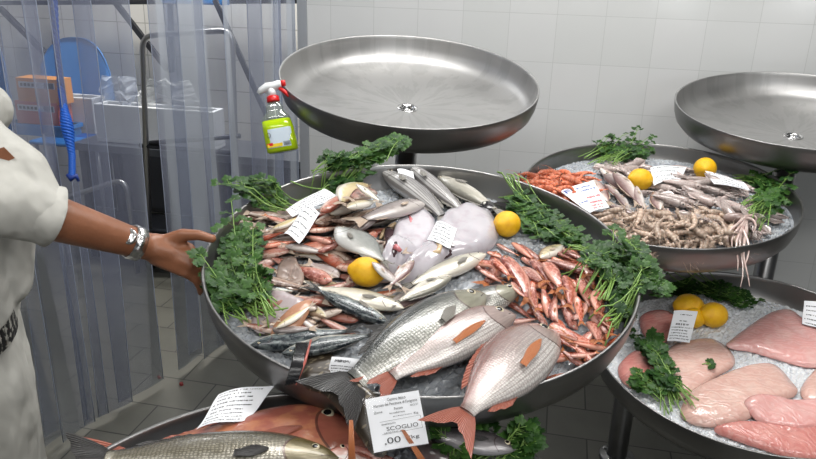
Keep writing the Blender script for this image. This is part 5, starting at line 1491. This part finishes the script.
# fingers fold under the dish rim
tips = [((200, 259, 1.405), (205, 270, 1.425), (203, 275, 1.43)), ((202, 265, 1.395), (206, 277, 1.415), (204, 283, 1.425)), ((201, 274, 1.385), (205, 284, 1.405), (203, 289, 1.418)), ((196, 281, 1.382), (200, 289, 1.395), (200, 293, 1.405))]
for k, (a, b, c) in enumerate(tips):
    a, b, c = Pd(*a), Pd(*b), Pd(*c); r = (.0088, .0092, .0088, .0076)[k]
    caps += [(kn[k], r + .0012, a, r), (a, r, b, r - .0008), (b, r - .0008, c, r - .0015)]
# thumb leaves the side of the palm near the wrist and lies on the rim
t0, t1, t2, t3 = Pd(166, 242, 1.375), Pd(183, 235, 1.368), Pd(199, 235, 1.366), Pd(212, 239, 1.366)
caps += [(t0, .016, t1, .0135), (t1, .0125, t2, .0105), (t2, .0105, t3, .0088)]
body = caps_mesh('person', caps, .0042, SKIN, 5, ORG); body.location = ORG
tag(body, 'person in white shirt and trousers reaching out to hold the central dish rim', 'person')
# nails, on thumb and two fingers
NAIL = simple('finger_nail', srgb(190, 140, 118), .25)
m = MB(); c = Pd(213, 236.5, 1.366) - ORG; rt, up2 = RT * .0055, UP * .0038
m.add([c + rt * cos(a * pi / 6) + up2 * sin(a * pi / 6) - FW * (.001 * (1 - abs(cos(a * pi / 6)))) for a in range(12)], [tuple(range(12))]); m.build('thumb_nail', NAIL, body)
# face
fx = Vector((.94, -.3, -.12)).normalized(); fr_ = Vector((0, 0, 1)).cross(fx).normalized(); fu = fx.cross(fr_)
def face(name, caps_, mat, vox=.004, it=2): return caps_mesh(name, caps_, vox, mat, it, ORG, body)
fc = hd + fx * .075
face('nose', [(fc + fu * .02, .008, fc + fx * .03 - fu * .02, .013), (fc + fx * .018 - fu * .024, .014, fc + fx * .01 - fu * .024, .014)], SKIN)
for sg in (-1, 1):
    e = fc + fr_ * (.032 * sg) + fu * .022 + fx * .006
    MB().tube([e - fx * .01 - ORG, e + fx * .006 - ORG, e + fx * .010 - ORG], [.012, .010, .004], 12).build('eye', EYEW, body)
    MB().tube([e + fx * .009 - ORG, e + fx * .0115 - ORG], [.005, .004], 10).build('pupil', EYEB, body)
    face('ear', [(hd + fr_ * (.094 * sg) + fu * .02, .014, hd + fr_ * (.092 * sg) - fu * .03, .010)], SKIN)
    MB().tube([e + fu * .018 - fr_ * .015 - ORG + fx * .008, e + fu * .022 - ORG + fx * .008, e + fu * .016 + fr_ * .016 - ORG + fx * .004], [.003, .004, .002], 6).build('eyebrow', HAIRM, body)
face('mouth', [(fc - fu * .052 - fr_ * .02 + fx * .008, .005, fc - fu * .052 + fr_ * .02 + fx * .008, .005)], simple('lips', srgb(150, 84, 74), .4), .003)
face('hair', [(hd - fx * .02 + fu * .045, .092, hd - fx * .035 + fu * .03, .092), (hd - fx * .05, .08, hd - fx * .05 - fu * .03, .06)], HAIRM, .006, 2)
# shirt with sleeves
slE = elN + (wrN - elN).normalized() * .050
shirt = [(shN, .062, elN, .058), (elN, .058, slE, .052), (chest - BACK * .06 + Vector((.01, 0, .05)), .112, hipc - BACK * .05 + Vector((-.005, 0, .02)), .112), (chest + BACK * .09, .11, hipc + BACK * .07, .11), (shN + Vector((0, 0, -.005)), .060, Pd(14, 176, 1.24), .060), (Pd(14, 176, 1.24), .060, slE, .050), (shF, .06, eF + Vector((0, 0, .06)), .058), (shN, .052, neck - Vector((0, 0, .07)), .05), (shF, .062, neck - Vector((0, 0, .05)), .06), (chest, .10, neck - Vector((0, 0, .08)), .07),
         (Pd(8, 190, 1.30), .050, Pd(4, 280, 1.34), .05)]
sh = caps_mesh('shirt', shirt, .006, CLOTH, 3, ORG, body); sh.parent = body
# open sleeve end: ring cuff around the forearm
dA = (wrN - elN).normalized(); cuff = elN + dA * .062
V, F = [], []; up_ = dA.orthogonal().normalized(); w_ = dA.cross(up_); n = 36
for (r, s_) in ((.050, -.03), (.053, 0), (.0555, .014), (.053, .015), (.050, .0), (.046, -.03)):
    for k in range(n):
        a = 2 * pi * k / n; rr = r * (1 + .05 * sin(3 * a + 1)); V.append(cuff + dA * s_ + (up_ * cos(a) + w_ * sin(a)) * rr - ORG)
for i in range(5):
    for k in range(n): F.append((i * n + k, i * n + (k + 1) % n, (i + 1) * n + (k + 1) % n, (i + 1) * n + k))
mesh_obj('sleeve_hem', V, F, CLOTH, body)
# small gap of skin where the shirt opens
m = MB(); g = [Pd(-12, 152, 1.185), Pd(4, 147, 1.185), Pd(15, 158, 1.19), Pd(6, 162, 1.188), Pd(-12, 164, 1.185)]
m.add([p - ORG for p in g], [(0, 1, 2, 3, 4)]); m.build('shirt_opening', SKIN, body)
# trousers and shoes
kneeN, kneeF = ORG - BACK * .09 + Vector((.03, 0, .48)), ORG + BACK * .09 + Vector((.03, 0, .48))
anN, anF = ORG - BACK * .10 + Vector((-.01, 0, .09)), ORG + BACK * .10 + Vector((-.01, 0, .09))
tr_caps = [(hipc - BACK * .05, .112, hipc - BACK * .07 + Vector((.01, 0, -.16)), .118), (hipc + BACK * .07, .11, hipc + BACK * .07 + Vector((.01, 0, -.16)), .11),
           (hipc - BACK * .08 + Vector((.01, 0, -.10)), .110, kneeN, .085), (hipc + BACK * .08 + Vector((.01, 0, -.10)), .108, kneeF, .085), (kneeN, .085, anN, .068), (kneeF, .085, anF, .068)]
trs = caps_mesh('trousers', tr_caps, .008, CLOTH, 3, ORG, body)
SHOE = simple('white_clog', srgb(200, 200, 196), .5)
for a in (anN, anF):
    f = Vector((.12, -.03, -.05)); caps_mesh('shoe', [(a + Vector((-.03, 0, -.045)), .042, a + f, .040)], .006, SHOE, 3, ORG, body)
# belt
m = MB(); bc_ = Pd(-46, 322, 1.36); n = 48; V, F = [], []
for z in (-.022, .022):
    for k in range(n):
        a = 2 * pi * k / n; e1 = Vector((1, 0, 0)); V.append(bc_ + e1 * .122 * cos(a) + BACK * (.175 * sin(a)) + Vector((0, 0, z + .02 * cos(a))) - ORG)
for k in range(n): F.append((k, (k + 1) % n, n + (k + 1) % n, n + k))
BELT = NT('black_woven_belt'); _b = BELT.n('TexChecker', Vector=BELT.coord(), Scale=90.0, Color1=srgb(24, 24, 26), Color2=srgb(24, 24, 26)); _v = BELT.ramp(BELT.noise(90, 2, BELT.coord()), [(.5, srgb(22, 22, 24)), (.62, srgb(170, 168, 160))], 'LINEAR')
BELT.principled(Base_Color=_v, Roughness=.6)
mesh_obj('belt', V, F, BELT.m, body)
# wrist watch with metal band
wt = elN * .13 + wrN * .87; up_ = dA.orthogonal().normalized(); w_ = dA.cross(up_)
WATCH = simple('watch_steel', G(.7), .22, 1, 90, .2, .5)
V, F = [], []; n = 48; prf = [(-.011, .0295), (-.011, .0325), (.011, .0315), (.011, .0285)]
for (s_, r) in prf:
    for k in range(n):
        a = 2 * pi * k / n; lnk = .0010 * (1 if (k // 2) % 2 else 0); V.append(wt + dA * s_ + (up_ * cos(a) + w_ * sin(a)) * (r + (lnk if r > .03 else 0)) - ORG)
for i in range(4):
    for k in range(n): j = (i + 1) % 4; F.append((i * n + k, i * n + (k + 1) % n, j * n + (k + 1) % n, j * n + k))
wa = mesh_obj('wrist_watch', V, F, WATCH, body)
c_ = wt - FW * .032 + UP * .012 - ORG
nn = (-FW + UP * .45).normalized(); e1 = dA.cross(nn).normalized(); e2 = nn.cross(e1)
m = MB(); V = []; 
for (r, h) in ((.0150, -.004), (.0155, .003), (.0135, .0045), (0.0001, .0045)):
    for k in range(24): a = 2 * pi * k / 24; m.v.append(tuple(c_ + (e1 * cos(a) + e2 * sin(a)) * r + nn * h)); m.uv.append((0, 0))
for i in range(3):
    for k in range(24): m.f.append((i * 24 + k, i * 24 + (k + 1) % 24, (i + 1) * 24 + (k + 1) % 24, (i + 1) * 24 + k))
m.build('watch_face', WATCH, wa)

# ------------------------------------------------------------------ lights
def area(name, loc, rot, sx, sy, e, col=(1, 1, 1)):
    l = bpy.data.lights.new(name, 'AREA'); l.shape = 'RECTANGLE'; l.size = sx; l.size_y = sy; l.energy = e; l.color = col
    o = bpy.data.objects.new(name, l); COL.objects.link(o); o.location = loc; o.rotation_euler = rot; return o
area('ceiling_or_fill_lamp', (.4, 2.0, 2.95), (0, 0, 0), 1.6, .4, 54, (1, .985, .96))
area('ceiling_or_fill_lamp', (1.4, .2, 2.95), (0, 0, 0), 1.2, .35, 27, (1, .985, .96))
area('ceiling_or_fill_lamp', (-1.2, .4, 2.95), (0, 0, 0), 1.2, .35, 18, (1, .985, .96))
area('far_room_lamp', tuple(WM @ Vector((-1.8, .55, 1.45))), (0, 0, -WY), 1.6, .4, 88, (1, .98, .94))
area('ceiling_or_fill_lamp', (.1, -1.0, 2.95), (radians(25), 0, 0), 1.4, .35, 24, (1, .985, .96))  # added frontal fill from the camera side to brighten the price card
area('window_light', (.72, -2.4, 1.83), (radians(90), 0, 0), .22, .8, 9, (.95, .98, 1))
area('window_light', (1.95, -2.4, 1.83), (radians(90), 0, 0), .30, .8, 11, (.95, .98, 1))
W = bpy.data.worlds.new('world'); S.world = W; W.use_nodes = True
W.node_tree.nodes['Background'].inputs[0].default_value = (.9, .95, 1, 1); W.node_tree.nodes['Background'].inputs[1].default_value = .06
